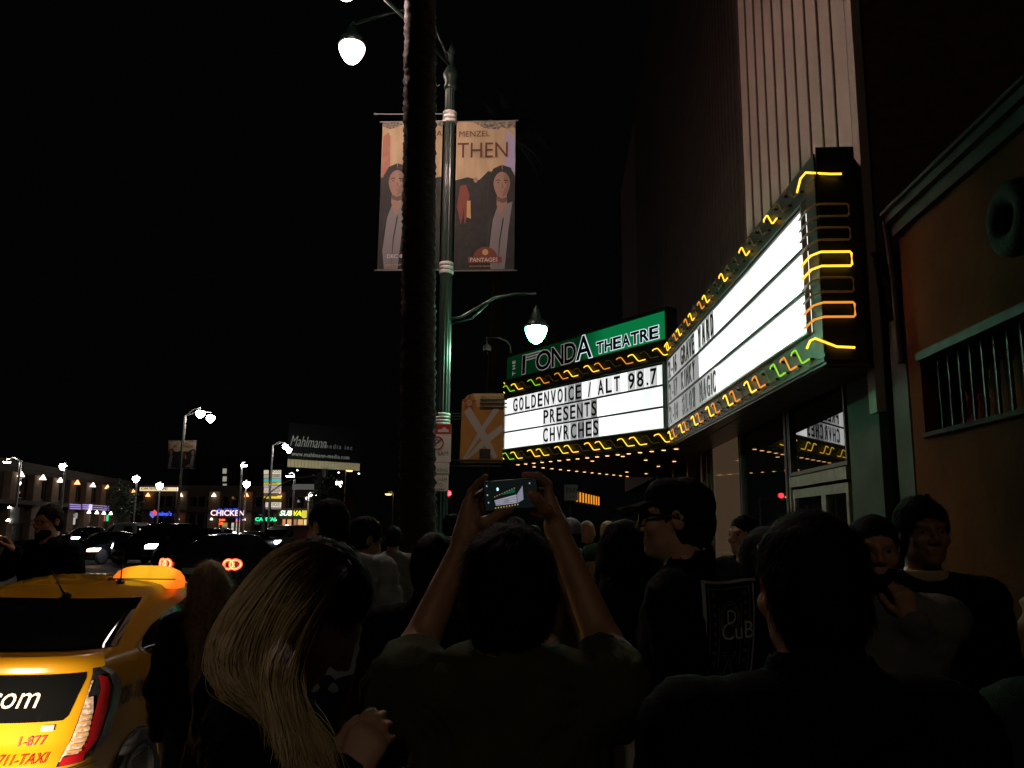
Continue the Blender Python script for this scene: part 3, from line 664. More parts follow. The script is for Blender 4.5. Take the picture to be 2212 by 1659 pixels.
def banner(o, w_, h_, side, name_lab, far=False):
    """side 'r': portrait on the right half"""
    t = thing('banner', name_lab, 'banner', o, 'theatre show banners on street lamps')
    g = MB(); nx = 12
    for i in range(nx):
        x0, x1 = w_*i/nx, w_*(i+1)/nx; f = lambda x: o[1]+.0
        g.quad((o[0]+x0, f(x0), o[2]), (o[0]+x1, f(x1), o[2]), (o[0]+x1, f(x1), o[2]+h_), (o[0]+x0, f(x0), o[2]+h_))
        g.quad((o[0]+x1, f(x1)+.004, o[2]), (o[0]+x0, f(x0)+.004, o[2]), (o[0]+x0, f(x0)+.004, o[2]+h_), (o[0]+x1, f(x1)+.004, o[2]+h_))
    g.build('cloth', banner_cloth, t)
    asp = h_/w_
    if side == 'r':
        lay = [('print_park', [(0, 0), (1, 0), (1, .12), (1, .45), (.95, .62), (.55, .66), (.4, .6), (.2, .62), (0, .60)], pr_dark),
               ('print_figure', wig([(.03, .42), (.08, .56), (.18, .57), (.24, .5), (.22, .42), (.17, .30), (.15, .42), (.1, .30)], .01, 2), pr_red), ('print_bag', [(.2, .46), (.27, .46), (.27, .34), (.2, .35)], pr_gold),
               ('print_figure', wig([(.26, .45), (.3, .56), (.36, .58), (.42, .52), (.4, .4), (.36, .28), (.28, .3)], .008, 2), pr_jacket), ('print_head', ellp(.34, .60, .035, .018), pr_skin),
               ('print_tower', [(.82, .65), (.84, .9), (.87, .935), (.98, .9), (1, .88), (1, .65)], pr_violet),
               ('print_foliage', wig([(.22, 1), (.4, .975), (.5, .955), (.66, .945), (.8, .955), (1, .95), (1, 1)], .008, 3), pr_shade)]
        lay += portrait(.78, .57, .092, asp)
        lay += [('print_logo', ellp(.52, .075, .2, .075, 16, 0, 180)+[(.3, .05), (.74, .05)][:1], pr_red), ('print_logo', [(.24, .045), (.79, .045), (.79, .085), (.24, .085)], pr_red), ('print_logo_ring', ellp(.52, .115, .05, .02), pr_gold)]
        art(t, (o[0], o[1], o[2]), EX, w_, h_, lay)
        tx = [('MENZEL', .04, .895, .055, 1.0), ('THEN', .02, .75, .15, .86)]
        d = .021
        for s_, x, y, sz, xs in tx: put_text('lettering', s_, pr_text, t, (o[0]+x*w_, o[1]-d, o[2]+y*h_), EX, UP, sz*h_, xs, .0004)
        put_text('lettering', 'PANTAGES', pr_white, t, (o[0]+.265*w_, o[1]-d, o[2]+.052*h_), EX, UP, .038*h_, .95, .0004)
        put_text('lettering', 'HOLLYWOOD PANTAGES', pr_gold, t, (o[0]+.26*w_, o[1]-d, o[2]+.018*h_), EX, UP, .014*h_, .9, .0004)
    else:
        lay = [('print_park', [(0, 0), (1, 0), (1, .62), (.7, .6), (.3, .64), (.2, .68), (0, .67)], pr_dark), ('print_building', [(0, .62), (.02, .9), (.1, .93), (.14, .9), (.15, .62)], pr_pink),
               ('print_foliage', wig([(0, 1), (0, .97), (.1, .955), (.2, .96), (.35, .985), (.5, .97), (.8, .985), (1, .96), (1, 1)], .006, 3), pr_shade)]
        lay += portrait(.27, .585, .092, asp)
        art(t, (o[0], o[1], o[2]), EX, w_, h_, lay)
        d = .021
        for s_, x, y, sz, xs, m_ in (('IDINA', .62, .895, .055, 1.0, pr_text), ('IF/', .46, .75, .15, .86, pr_text), ('DEC 8', .15, .075, .033, 1.1, pr_white), ('HOLLYWOOD', .13, .022, .018, 1.2, pr_gold)):
            put_text('lettering', s_, m_, t, (o[0]+x*w_, o[1]-d, o[2]+y*h_), EX, UP, sz*h_, xs, .0004)
    g = MB(); g.tube([(o[0]-.05, o[1], o[2]+h_+.01), (o[0]+w_+.05, o[1], o[2]+h_+.01)], .012, 6); g.tube([(o[0]-.05, o[1], o[2]-.01), (o[0]+w_+.05, o[1], o[2]-.01)], .012, 6); g.build('rod', grey_metal, t)
    return t
q0 = P(974, 584, Y=YP); q1 = P(1101, 262, Y=YP)
bw = P(1103, 420, Y=YP)[0]-P(974, 420, Y=YP)[0]; bh = q1[2]-q0[2]
banner((lamp_pole_x+.12, YP, q0[2]), bw, bh, 'r', 'show banner with dark haired woman hanging right of the pole beside the big palm')
banner((lamp_pole_x-.12-bw*1.03, YP, q0[2]+.02), bw*1.03, bh, 'l', 'show banner left of the same pole, mostly hidden behind the big palm trunk')
fb = MB(); fb.tube([P(810, 247, Y=YP), P(957, 246, Y=YP)], .012, 6); fb.lathe([(0, -.03), (.03, 0), (0, .03)], P(810, 247, Y=YP), 8); fb.build('flag_rod', grey_metal, sl)
MB().tube([P(942, 268/1.4756, Y=YP), P(945, 271/1.4756+3, Y=YP), P(950, 270/1.4756, Y=YP)], .006, 5).build('ring', grey_metal, sl)
# historic site banner
hs = thing('historic_banner', 'small yellow banner with crossed light beams and a red star on bars beside the pole', 'banner', P(1040, 1003, Y=YP))
hb0 = P(993, 1000, Y=YP); hb1 = P(1086, 850, Y=YP); hw = P(1086, 930, Y=YP)[0]-hb0[0]; hh = hb1[2]-hb0[2]; ho = np.array([hb0[0], YP, hb0[2]])
h_cloth = mat('historic_cloth', (.3, .125, .012), .6, noise=.15); h_top = mat('historic_top', (.36, .22, .11), .6); h_beam = mat('historic_beam', (.3, .26, .24), .6); h_star = mat('historic_star', (.2, .035, .015), .6)
MB().oprism(ho, EX, UP, (0, -1, 0), [(0, 0), (hw, 0), (hw*1.02, hh), (hw*.3, hh), (hw*.15, hh*.97), (hw*.03, hh*.88)], 0, .012).build('board', h_cloth, hs)
star = [(.2+ (.2 if k % 2 == 0 else .085)*math.sin(R(36*k+4)), .865+(.13 if k % 2 == 0 else .055)*math.cos(R(36*k+4))) for k in range(10)]
art(hs, ho, EX, hw, hh, [('top_panel', [(.4, .8), (1.0, .8), (1.02, .985), (.3, .985)], h_top), ('light_beam', [(.08, .73), (.22, .8), (.62, .42), (.88, .09), (.8, .06), (.45, .38)], h_beam), ('light_beam', [(.8, .8), (.98, .82), (.1, .04), (.05, .03), (.48, .5)], h_beam), ('light_beam', [(.98, .55), (1.0, .45), (.12, .02), (.08, .03), (.6, .38)], h_beam), ('star', star, h_star), ('star_disc', ellp(.2, .865, .07, .045), h_top), ('small_picture', [(.46, .06), (.72, .06), (.72, .2), (.46, .2)], pr_jacket)], .013)
put_text('lettering', '20', pr_text, hs, ho+EX*hw*.13+UP*hh*.845-np.array([0, .0185, 0]), EX, UP, .075, 1.1, .0004)
for s_, y_, sz in (('HOLLYWOOD', .925, .06), ('HISTORIC', .87, .065), ('S I T E', .815, .06)): put_text('lettering', s_, pr_text, hs, ho+EX*hw*(.5 if s_ != 'HOLLYWOOD' else .48)+UP*hh*y_-np.array([0, .0185, 0]), EX, UP, sz, .95, .0004)
g = MB()
for k, y_ in enumerate((918, 926, 934)): pass
for z_ in (.79, .845, .9): g.box((ho[0]+hw*.45, YP-.03, ho[2]+hh*z_), (ho[0]+hw*1.1, YP-.016, ho[2]+hh*z_+.018))
for z_ in (.62, .66, .7): g.box((lamp_pole_x+.1, YP-.02, ho[2]+hh*z_), (ho[0]+.02, YP-.006, ho[2]+hh*z_+.02))
for z_ in (-.05, .03): g.box((lamp_pole_x+.1, YP-.03, ho[2]+hh*z_), (ho[0]+hw*1.0, YP-.016, ho[2]+hh*z_+.018))
g.build('bar', dark_green_metal, hs)
# parking signs on the pole
sgw = mat('sign_white', (.62, .6, .52), .5, noise=.1); sgr = mat('sign_red', (.4, .02, .015), .5); sgg = mat('sign_green', (.03, .2, .08), .5); sgk = mat('sign_text', (.1, .02, .015), .5)
xr = P(978, 945, Y=YP)[0]; x0 = xr-.34
def psign(y0, y1, dx=0):
    z1 = P(960, y0, Y=YP)[2]; z0 = P(960, y1, Y=YP)[2]; return x0+dx, xr+dx, z0, z1
a, b, z0, z1 = psign(919, 1000)
pk = thing('parking_sign', 'white and red tow-away parking sign on the pole, half hidden by the palm', 'sign', (xr, YP-.2, z0))
MB().box((a, YP-.2, z0), (b, YP-.195, z1)).build('plate', sgw, pk)
MB().box((a+.005, YP-.203, z1-.16), (b-.005, YP-.2005, z1-.005)).build('red_band', sgr, pk)
tr = MB(); tr.oprism((a+.13, YP-.2035, z1-.13), EX, UP, (0, -1, 0), [(0, 0), (.17, 0), (.17, .04), (.14, .045), (.12, .075), (.08, .075), (.06, .045), (0, .04)], 0, .001); tr.build('truck_symbol', sgw, pk)
rg_ = MB(); cpts = [(a+.12+.1*math.cos(R(t_)), YP-.204, z1-.3+.1*math.sin(R(t_))) for t_ in range(0, 361, 20)]; rg_.tube(cpts, .011, 5, False); rg_.tube([cpts[2], cpts[11]], .009, 5); rg_.build('prohibition_ring', sgr, pk)
put_text('lettering', 'P', pr_jacket, pk, (a+.07, YP-.203, z1-.36), EX, UP, .17, 1, .0004)
put_text('lettering', '6AM', sgk, pk, (a+.13, YP-.203, z0+.1), EX, UP, .1, .9, .0004)
a, b, z0, z1 = psign(1001, 1027, -.02)
pk = thing('parking_sign', 'green lettered white parking sign under the tow-away sign', 'sign', (xr, YP-.2, z0)); MB().box((a, YP-.2, z0), (b, YP-.195, z1)).build('plate', sgw, pk)
put_text('lettering', 'PARKING', sgg, pk, (a+.02, YP-.203, z0+.04), EX, UP, .085, .85, .0004); MB().box((a, YP-.203, z0+.005), (b, YP-.2005, z0+.02)).build('green_line', sgg, pk)
a, b, z0, z1 = psign(1028, 1062, -.03)
pk = thing('parking_sign', 'lowest white parking sign with hours on the pole by the palm', 'sign', (xr, YP-.2, z0)); MB().box((a, YP-.2, z0), (b, YP-.195, z1)).build('plate', sgw, pk)
put_text('lettering', '11AM\nTO\n8PM', sgk, pk, (a+.16, YP-.203, z1-.1), EX, UP, .08, .85, .0004)
# second lamp of the same kind behind the viewer (lights the near pavement)
sl2 = thing('street_lamp', 'street lamp on the kerb behind the crowd', 'street lamp', (-1.9, -9, 0)); MB().tube([(-1.9, -9, 0), (-1.9, -9, 9)], .1, 10).build('pole', dark_green_metal, sl2)
MB().tube([(-1.9, -9, 8.7), (-1.4, -9, 9.4), (-.7, -9, 9.4)], .03, 6).build('arm', dark_green_metal, sl2); acorn((-.7, -9, 8.9), .2, glow('lamp_warm_b', (1, .76, .56), 135), sl2); lamp_cap((-.7, -9, 8.9), .2, sl2, dark_green_metal)
# palms
def palm(base, top, r0_, r1_, label, crown_z, seed, rings=.055, seg=40):
    rs_ = np.random.default_rng(seed); t = thing('palm_tree', label, 'palm tree', (base[0], base[1], 0)); base = np.array([base[0], base[1], 0.0]); top = np.array(top)
    full = base+(top-base)*(crown_z/top[2]); V = []; F_ = []; n = int(crown_z/rings); 
    for i in range(n+1):
        u = i/n; c = base+(full-base)*u; r_ = r0_+(r1_-r0_)*u+.1*math.exp(-u*crown_z*1.3)
        rr = r_+(.012 if i % 2 else -.006)+rs_.uniform(-.006, .006)
        for k in range(seg):
            a = 2*math.pi*k/seg; q = rr+.006*math.sin(a*7+i*1.7)+rs_.uniform(-.004, .004); V.append((c[0]+q*math.cos(a), c[1]+q*math.sin(a), c[2]+.012*math.sin(a+i*.9)))
    F_ = [[i*seg+k, i*seg+(k+1) % seg, (i+1)*seg+(k+1) % seg, (i+1)*seg+k] for i in range(n) for k in range(seg)]
    link('trunk', np_mesh('trunk', V, np.array(F_), False), stone_m, t)
    g = MB(); lf = mat('palm_frond', (.03, .06, .02), .6, noise=.4)
    for k in range(26):
        a = rs_.uniform(0, 6.28); e0 = rs_.uniform(-.3, 1.1); L = 2.3; p0 = full.copy(); d = np.array([math.cos(a)*math.cos(e0), math.sin(a)*math.cos(e0), math.sin(e0)]); pr_ = p0
        side = np.array([-math.sin(a), math.cos(a), 0])
        for j in range(9):
            p1 = pr_+d*L/9; d = d+np.array([0, 0, -.17]); d /= np.linalg.norm(d)
            for sgn in (-1, 1):
                for q in range(3):
                    o_ = pr_+(p1-pr_)*q/3; tip = o_+side*sgn*.55*(1-(j/10)**2)+d*.25+np.array([0, 0, -.22]); g.add([o_, o_+d*.05, tip], [[0, 1, 2]])
            pr_ = p1
    g.build('crown', lf, t)
    return t
YB = 9.3
palm(P(906, 1230, Y=YB), P(908, 0, Y=YB), .2, .178, 'large dark palm trunk rising from the kerb in front of the banner pole', 15.5, 3, .045)
pb_ = P(1046, 1010, Y=31); pt_ = P(1074, 590, Y=31)
palm(pb_, pt_, .2, .17, 'thin palm trunk farther up the kerb, behind the yellow historic banner', 17.0, 5, .12, 14)
# cctv on the sign
cc = thing('security_camera', 'white dome security camera on a bent arm at the left end of the green sign', 'camera', P(1052, 752, Y=24))
c = P(1052, 752, Y=24.1); ztop = P(1045, 729, Y=24.1)[2]; xe = P(1104, 740, Y=24.1)[0]; ze = P(1104, 770, Y=24.1)[2]
MB().tube([(c[0], 24.1, c[2]+.1), (c[0]-.02, 24.1, ztop), (c[0]+.35, 24.1, ztop-.01), (xe-.12, 24.1, ztop-.12), (xe-.02, 24.1, ztop-.25), (xe, 24.1, ze)], .022, 8).build('bracket', cable_white, cc, smooth=True)
MB().lathe([(.02, .12), (.08, .1), (.125, .04), (.125, -.06), (.11, -.08)], c, 14).build('housing', cable_white, cc, smooth=True)
MB().lathe([(0, -.2), (.06, -.18), (.1, -.12), (.105, -.08)], c, 14).build('dome', dark_glass, cc, smooth=True)
# ================================================================== traffic signals
tl_r = glow('signal_red', (1, .02, .03), 14, sample=False); tl_g = glow('signal_green', (.03, 1, .3), 1.2, sample=False)
def signal_head(c, lit, parent, s=1.0):
    MB().box((c[0]-.17*s, c[1]-.1, c[2]-.5*s), (c[0]+.17*s, c[1]+.1, c[2]+.5*s)).build('signal_head', black_metal, parent)
    for k, nm in enumerate(('red', 'amber', 'green')):
        m_ = {'red': tl_r, 'green': tl_g}.get(nm) if nm == lit else rail_m
        MB().lathe([(.11*s, -.13), (.0, -.14)], (c[0], c[1], c[2]+(.32-.32*k)*s), 12, 'y').build('signal_lens', m_, parent)
ts = thing('traffic_signal', 'red traffic signal on a mast arm just right of the big palm', 'traffic light', P(1015, 1120, Y=55))
c = P(970, 1066, Y=55); c[2] -= .48; signal_head(c, 'red', ts, 1.5)
pa = P(1016, 1074, Y=55); MB().tube([(pa[0], 55, -.0), (pa[0], 55, pa[2]+.1)], .09, 8).build('pole', grey_metal, ts); MB().tube([(pa[0], 55, pa[2]), (c[0], 55, pa[2]+.05)], .05, 6).build('mast_arm', grey_metal, ts)
ts = thing('traffic_signal', 'traffic signal on a long curved mast arm under the billboard', 'traffic light', P(570, 1100, Y=75))
pts = [P(571, 1140, Y=75), P(571, 1078, Y=75), P(585, 1062, Y=75), P(610, 1045, Y=75), P(640, 1032, Y=75), P(692, 1027, Y=75)]
pts[0][2] = -.15
MB().tube(pts[:2], .12, 8).build('pole', grey_metal, ts); MB().tube(pts[1:], .07, 6).build('mast_arm', grey_metal, ts)
signal_head(P(690, 1036, Y=75), 'none', ts, 1.3)
b0 = P(655, 1051, Y=74.9); MB().box((b0[0]-1.0, 74.85, b0[2]-.28), (b0[0]+1.0, 74.9, b0[2]+.22)).build('street_name_sign', mat('pale_sign', (.5, .5, .5), .5, emit=(.5, .5, .48), es=.12, sample=False), ts)
ts = thing('traffic_signal', 'side view of a pedestrian signal left of the bearded man', 'traffic light', P(31, 1150, Y=30))
c = P(31, 1113, Y=30); MB().box((c[0]-.1, 29.9, c[2]-.3), (c[0]+.25, 30.15, c[2]+.3)).build('signal_head', grey_metal, ts)
for dz in (.27, -.2): MB().lathe([(.07, 0), (0, .06)], (c[0]-.15, 29.9, c[2]+dz), 8).build('signal_lens', far_lamp, ts)
MB().tube([(c[0]+.05, 30, -.15), (c[0]+.05, 30, c[2])], .06, 6).build('pole', grey_metal, ts)
# ================================================================== far street lamps
def far_lampf(x, y, Y, kind, polex, label, r=None, m=None):
    c = P(x, y, Y=Y); t = thing('street_lamp', label, 'street lamp', (P(polex, 1100, Y=Y)[0], Y, -.15), 'far street lamps')
    px = P(polex, 1060, Y=Y)[0]; m = m or (far_orange if kind == 'orange' else far_lamp); r = r or .0042*Y
    if kind == 'globe': acorn(c, r, m, t); MB().tube([(px, Y, -.15), (px, Y, c[2]+r*1.2)], .08, 6).build('pole', grey_metal, t)
    else:
        MB().lathe([(0, -.4*r), (r*.8, -.3*r), (r, 0), (0, .1*r)], c, 12).build('lens', m, t)
        MB().tube([(px, Y, -.15), (px, Y, c[2]+.1), (px+(c[0]-px)*.4, Y, c[2]+.35), (c[0], Y, c[2]+.25)], .09, 6).build('pole', grey_metal, t)
    return t
far_lampf(15, 998, 60, 'cobra', 38, 'street lamp with small bright lens at the far left edge')
far_lampf(136, 1007, 62, 'globe', 136, 'violet-white globe street lamp above the left wing of the shopping plaza')
far_lampf(294, 1034, 80, 'globe', 294, 'bright globe lamp between the left wing and the frontal plaza block')
far_lampf(345, 1049, 88, 'globe', 345, 'globe lamp just above the long lit sign')
far_lampf(533, 1045, 90, 'globe', 531, 'bright globe lamp left of the tall shop pylon')
far_lampf(527, 1005, 75, 'cobra', 519, 'street lamp with tiny bright lens above its tall pale pole')
far_lampf(625, 1028, 82, 'cobra', 635, 'small cobra street lamp under the billboard')
far_lampf(676, 1070, 95, 'cobra', 667, 'lowest small white street lamp right of the sandwich shop')
far_lampf(732, 1045, 92, 'globe', 727, 'bright globe lamp to the left of the big palm trunk')
far_lampf(755, 1016, 110, 'orange', 745, 'orange street lamp beneath the right end of the billboard')
far_lampf(839, 1067, 120, 'orange', 850, 'orange street lamp close to the big palm trunk')
far_lampf(813, 1130, 115, 'globe', 813, 'low warm lamp cluster near the road behind the two men', .3, far_orange)
# double lamps with banners on the far kerb
def double_lamp(px, ytop, Y, heads, label, ban):
    t = thing('street_lamp', label, 'street lamp', (P(px, 1000, Y=Y)[0], Y, -.15), 'far street lamps'); x = P(px, ytop+40, Y=Y)[0]; zt_ = P(px, ytop, Y=Y)[2]
    MB().tube([(x, Y, -.15), (x, Y, zt_)], .1, 8).build('pole', grey_metal, t)
    for hx, hy, dy in heads:
        c = P(hx, hy, Y=Y+dy); acorn(c, .28, far_lamp, t); MB().tube([(x, Y, zt_), (x+(c[0]-x)*.5, Y+dy*.5, zt_+.35), (c[0], Y+dy, c[2]+.4)], .04, 6).build('arm', grey_metal, t)
    return x
xd = double_lamp(397, 898, 54, ((433, 893, -1), (455, 903, 1)), 'tall double street lamp with two show banners across the street', True)
z0 = P(390, 1012, Y=54)[2]; z1 = P(390, 952, Y=54)[2]
banner((xd-.95, 53.9, z0), .85, z1-z0, 'l', 'left one of the two small show banners on the far double lamp')
banner((xd+.1, 53.9, z0), .85, z1-z0, 'r', 'right one of the two small show banners on the far double lamp')
double_lamp(587, 962, 84, ((616, 964, -1), (624, 972, 1)), 'double street lamp left of the dark billboard', False)
# ================================================================== billboard
bb = thing('billboard', 'dark lit billboard with handwritten company name far across the street', 'billboard', P(700, 1010, Y=100))
YB2 = 100.0; a = P(618, 935, Y=YB2); b = P(780, 997, Y=YB2)
mb_dark = mat('billboard_face', (.006, .011, .011), .5); bt = mat('billboard_text', (.5, .55, .5), .5, emit=(.5, .58, .5), es=.13, sample=False); bt2 = mat('billboard_text_dim', (.2, .25, .22), .5, emit=(.3, .36, .3), es=.12, sample=False)
TL = P(622, 920, Y=97); BL_ = P(622, 990, Y=97); BR_ = P(778, 1003, Y=104); TR_ = P(778, 935, Y=104)
ex = BR_-BL_; exl = np.linalg.norm(ex); exn = ex/exl; exn[2] = 0; exn /= np.linalg.norm(exn); slope = (BR_[2]-BL_[2])
zb_ = (BL_[2]+BR_[2])/2; nb = np.cross(exn, UP)
bo = np.array([BL_[0], BL_[1], 0]); MB().obox(bo, exn, UP, nb, (0, BL_[2], -.3), (exl, BL_[2]+4.3, 0)).build('panel', mb_dark, bb)
put_text('lettering', 'Mahlmann', bt, bb, bo+exn*.1+UP*(BL_[2]+1.5), exn, UP, 1.9, .62, .01, -.02, shear=.35, off=.03)
put_text('lettering', 'media inc', bt2, bb, bo+exn*4.7+UP*(BL_[2]+1.55), exn, UP, .85, .9, .01, off=.03, space=1.35)
put_text('lettering', 'www.mahlmann-media.com', bt, bb, bo+exn*.4+UP*(BL_[2]+.35), exn, UP, .72, .9, .01, off=.03, space=1.1)
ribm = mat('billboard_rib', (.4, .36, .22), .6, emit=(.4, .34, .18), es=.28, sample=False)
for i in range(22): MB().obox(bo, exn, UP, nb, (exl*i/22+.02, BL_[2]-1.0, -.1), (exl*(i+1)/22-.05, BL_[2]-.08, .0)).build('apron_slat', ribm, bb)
put_text('lettering', 'OUTFRONT/', bt, bb, bo+exn*(exl*.42)+UP*(BL_[2]-.7), exn, UP, .5, .9, .01, shear=.2, off=.03)
for k in (.1, .66, .95): MB().lathe([(0, -.1), (.16, 0), (0, .1)], bo+exn*exl*k+nb*.6+UP*(BL_[2]-1.4), 8).build('flood_lamp', glow('flood_lamp', (.9, 1, .9), 4, sample=False), bb)
MB().tube([(bo+exn*exl*.5)[:2].tolist()+[-.15], (bo+exn*exl*.5)[:2].tolist()+[BL_[2]-1]], .4, 10).build('post', black_metal, bb)
# ================================================================== pylon sign
py = thing('pylon_sign', 'tall shop pylon sign with stacked coloured lit panels', 'sign', P(590, 1130, Y=88)); YS = 88
def em(name, c, s): return mat(name, tuple(v*.5 for v in c), .5, emit=c, es=s, sample=False)
rows = [(1015, 1024, (.75, .68, .5), 'FOOD', .8), (1024.5, 1033, (.6, .5, .35), 'CLEANERS', .6), (1033.5, 1041, (.08, .5, .55), '', .8), (1041.5, 1047, (.75, .6, .05), 'INK', .7), (1047.5, 1052, (.7, .75, .9), '(323) 463-7000', .5), (1052.5, 1065, (.8, .62, .5), 'CHICKEN', .7), (1065.5, 1071, (.25, .2, .12), '', .3), (1071.5, 1077, (.85, .62, .03), '', .9), (1077.5, 1084, (.1, .09, .02), '', .3), (1084.5, 1096, (.85, .75, .6), 'SMOKES', .8), (1096.5, 1100, (.4, .35, .3), '', .4)]
for k, (ya, yb, c_, tx_, es_) in enumerate(rows):
    for (xa, xb) in ((586, 607), (570, 580)):
        p0 = P(xa, yb, Y=YS); p1 = P(xb, ya, Y=YS); m_ = em('pylon_%d_%d' % (k, xa), c_, es_*(1 if xa > 580 else .8))
        pp = MB().box((p0[0], YS-.05, p0[2]), (p1[0], YS+.1, p1[2]-.03)).build('sign_panel', m_, py)
        if tx_ and xa > 580: put_text('lettering', tx_, rail_m, pp, (p0[0]+.08, YS-.07, p0[2]+.1), EX, UP, (p1[2]-p0[2])*1.0, .9*min(1.4, 1.0*(p1[0]-p0[0])/(len(tx_)*.62*(p1[2]-p0[2])+.1)), .005)
p0 = P(580.5, 1105, Y=YS); p1 = P(585.5, 1013, Y=YS); MB().box((p0[0], YS-.2, -.15), (p1[0], YS+.4, p1[2])).build('post', black_metal, py)
# ================================================================== shopping plaza
brown = mat('plaza_stucco', (.035, .025, .017), .85, noise=.3); pil = mat('plaza_pilaster', (.14, .085, .05), .85, noise=.25, nscale=2); sc_w = glow('sconce_white', (1, .86, .7), 3.2); sc_o = glow('sconce_orange', (1, .45, .18), 2.6)
pz_ = thing('shopping_plaza', 'long two storey shopping plaza facing the street with wall lamps and lit shop signs', 'building', P(550, 1120, Y=109)); YF = 108.0
def fx(x): return P(x, 1100, Y=YF)[0]
def fz(y): return P(480, y, Y=YF)[2]
MB().box((fx(297), YF, -.15), (fx(720), YF+12, fz(1049))).build('wall', brown, pz_)
MB().box((fx(296), YF-.3, fz(1053)), (fx(722), YF-.01, fz(1049))).build('parapet', brown, pz_)
MB().box((fx(297), YF-1.6, fz(1106)), (fx(720), YF-.01, fz(1102))).build('canopy', brown, pz_)
for k, (x, wrm) in enumerate(((325.5, 1), (395.7, 0), (467, 0), (537, 1), (608, 1), (678, 0))):
    c = P(x, 1070, Y=YF); MB().box((c[0]-.75, YF-.5, -.15), (c[0]+.75, YF-.005, fz(1062))).build('pilaster', pil, pz_)
    MB().lathe([(.34, -.18), (.05, .3)], (c[0], YF-.75, c[2]), 8).build('wall_lamp', sc_o if wrm else sc_w, pz_)
    if k: MB().lathe([(.22, -.15), (.05, .2)], (c[0], YF-1.0, fz(1121)), 8).build('wall_lamp', sc_o if k == 1 else sc_w, pz_)
    if k < 5:
        for j in range(3):
            xa = c[0]+1.0+j*1.12; f_ = MB().box((xa, YF-.06, fz(1095)), (xa+1.0, YF-.004, fz(1072))).build('window', frame_d, pz_); MB().box((xa+.06, YF-.075, fz(1094.5)), (xa+.94, YF-.061, fz(1072.5))).build('pane', dark_glass, f_)
            f_ = MB().box((xa, YF-.06, 0), (xa+1.0, YF-.004, fz(1110))).build('shop_window', frame_d, pz_); MB().box((xa+.06, YF-.075, .1), (xa+.94, YF-.061, fz(1110.5))).build('pane', dark_glass, f_)
def fsign(x0, x1, y0, y1, c_, es_, tx_=None, tc_=None, sz=1, xs=1, shear=0):
    m_ = em('plaza_sign_%d' % x0, c_, es_); s_ = MB().box((fx(x0), YF-.95, fz(y1)), (fx(x1), YF-.8, fz(y0))).build('sign_board', m_, pz_)
    if tx_: put_text('lettering', tx_, tc_, s_, (fx(x0)+.15, YF-.97, fz(y1)+.15), EX, UP, sz, xs, .02, shear=shear)
    return s_
fsign(306, 384, 1054, 1062, (.95, .72, .42), .95, 'AL DANA THEATRICAL ENSEMBLE', mat('sign_ink', (.05, .03, .02), .6), .46, .52)
fsign(386, 388, 1054, 1062, (1, .9, .8), 1.2)
neon_b = glow('neon_blue', (.05, .1, 1), 1.6, sample=False); neon_w = glow('neon_white', (1, .75, .85), 1.4, sample=False); neon_r = glow('neon_red', (1, .12, .03), 1.8, sample=False); neon_g = glow('neon_green_sign', (.02, .9, .35), 1.3, sample=False)
put_text('lettering', "Domino's", neon_b, pz_, (fx(338), YF-1.7, fz(1115)), EX, UP, .75, 1.0, .03, .01)
g = MB(); 
ctr = P(332, 1110, Y=YF-1.7); MB().oprism(ctr, EX, UP, (0, -1, 0), [(-.55, -.1), (-.1, -.55), (.1, -.35), (-.35, .1)], 0, .05).build('domino_tile', glow('tile_blue', (.15, .25, .9), .9, sample=False), pz_); MB().oprism(ctr, EX, UP, (0, -1, 0), [(-.3, .15), (.15, -.3), (.55, .1), (.1, .55)], 0, .05).build('domino_tile', glow('tile_red', (.9, .12, .1), .9, sample=False), pz_)
put_text('lettering', 'AL WAZIR', neon_b, pz_, (fx(481), YF-1.7, fz(1106)), EX, UP, .62, 1.05, .03); put_text('lettering', 'CHICKEN', neon_w, pz_, (fx(467), YF-1.75, fz(1114)), EX, UP, 1.0, 1.05, .03, .01)
put_text('lettering', 'Open\nGrill', neon_r, pz_, (fx(471), YF-.3, fz(1125)), EX, UP, .5, 1.0, .03, .02); put_text('lettering', 'Kabob', neon_b, pz_, (fx(513), YF-.3, fz(1124)), EX, UP, .5, .9, .03, .02); put_text('lettering', 'Salads', neon_r, pz_, (fx(513), YF-.3, fz(1128)), EX, UP, .5, .8, .03, .02)
MB().box((fx(468), YF-1.65, fz(1119)), (fx(527), YF-1.61, fz(1102.5))).build('red_fascia', mat('red_fascia', (.1, .01, .012), .5), pz_)
for xa, xb, c_ in ((504, 509, (.9, .85, .7)), (514, 526, (.85, .8, .65)), (470, 478, (.45, .3, .12)), (484, 495, (.5, .4, .15))):
    w_ = MB().box((fx(xa), YF-.3, .2), (fx(xb), YF-.25, fz(1129))).build('shop_window', em('shop_glow_%d' % xa, c_, .55), pz_)
    for k in range(3): MB().box((fx(xa), YF-.33, .5+k*.6), (fx(xb), YF-.301, .56+k*.6)).build('shelf', rail_m, w_)
put_text('lettering', 'CAPITAL', neon_g, pz_, (fx(556), YF-.6, fz(1124.5)), EX, UP, .62, 1.2, .03, .03)
# dark office block behind with three lit windows
of = thing('office_block', 'dark office block behind the plaza with three small lit windows', 'building', P(480, 1050, Y=150))
p0 = P(405, 1060, Y=150); p1 = P(600, 985, Y=150); MB().box((p0[0], 150, -.15), (p1[0], 165, p1[2])).build('wall', mat('office_wall', (.03, .028, .026), .8), of)
for y_ in (1017.6, 1034.5, 1050.5):
    c = P(485.5, y_, Y=149.9); MB().box((c[0]-.35, 149.8, c[2]-.45), (c[0]+.35, 149.9, c[2]+.45)).build('window', em('office_lit', (.5, .48, .36), .6), of)
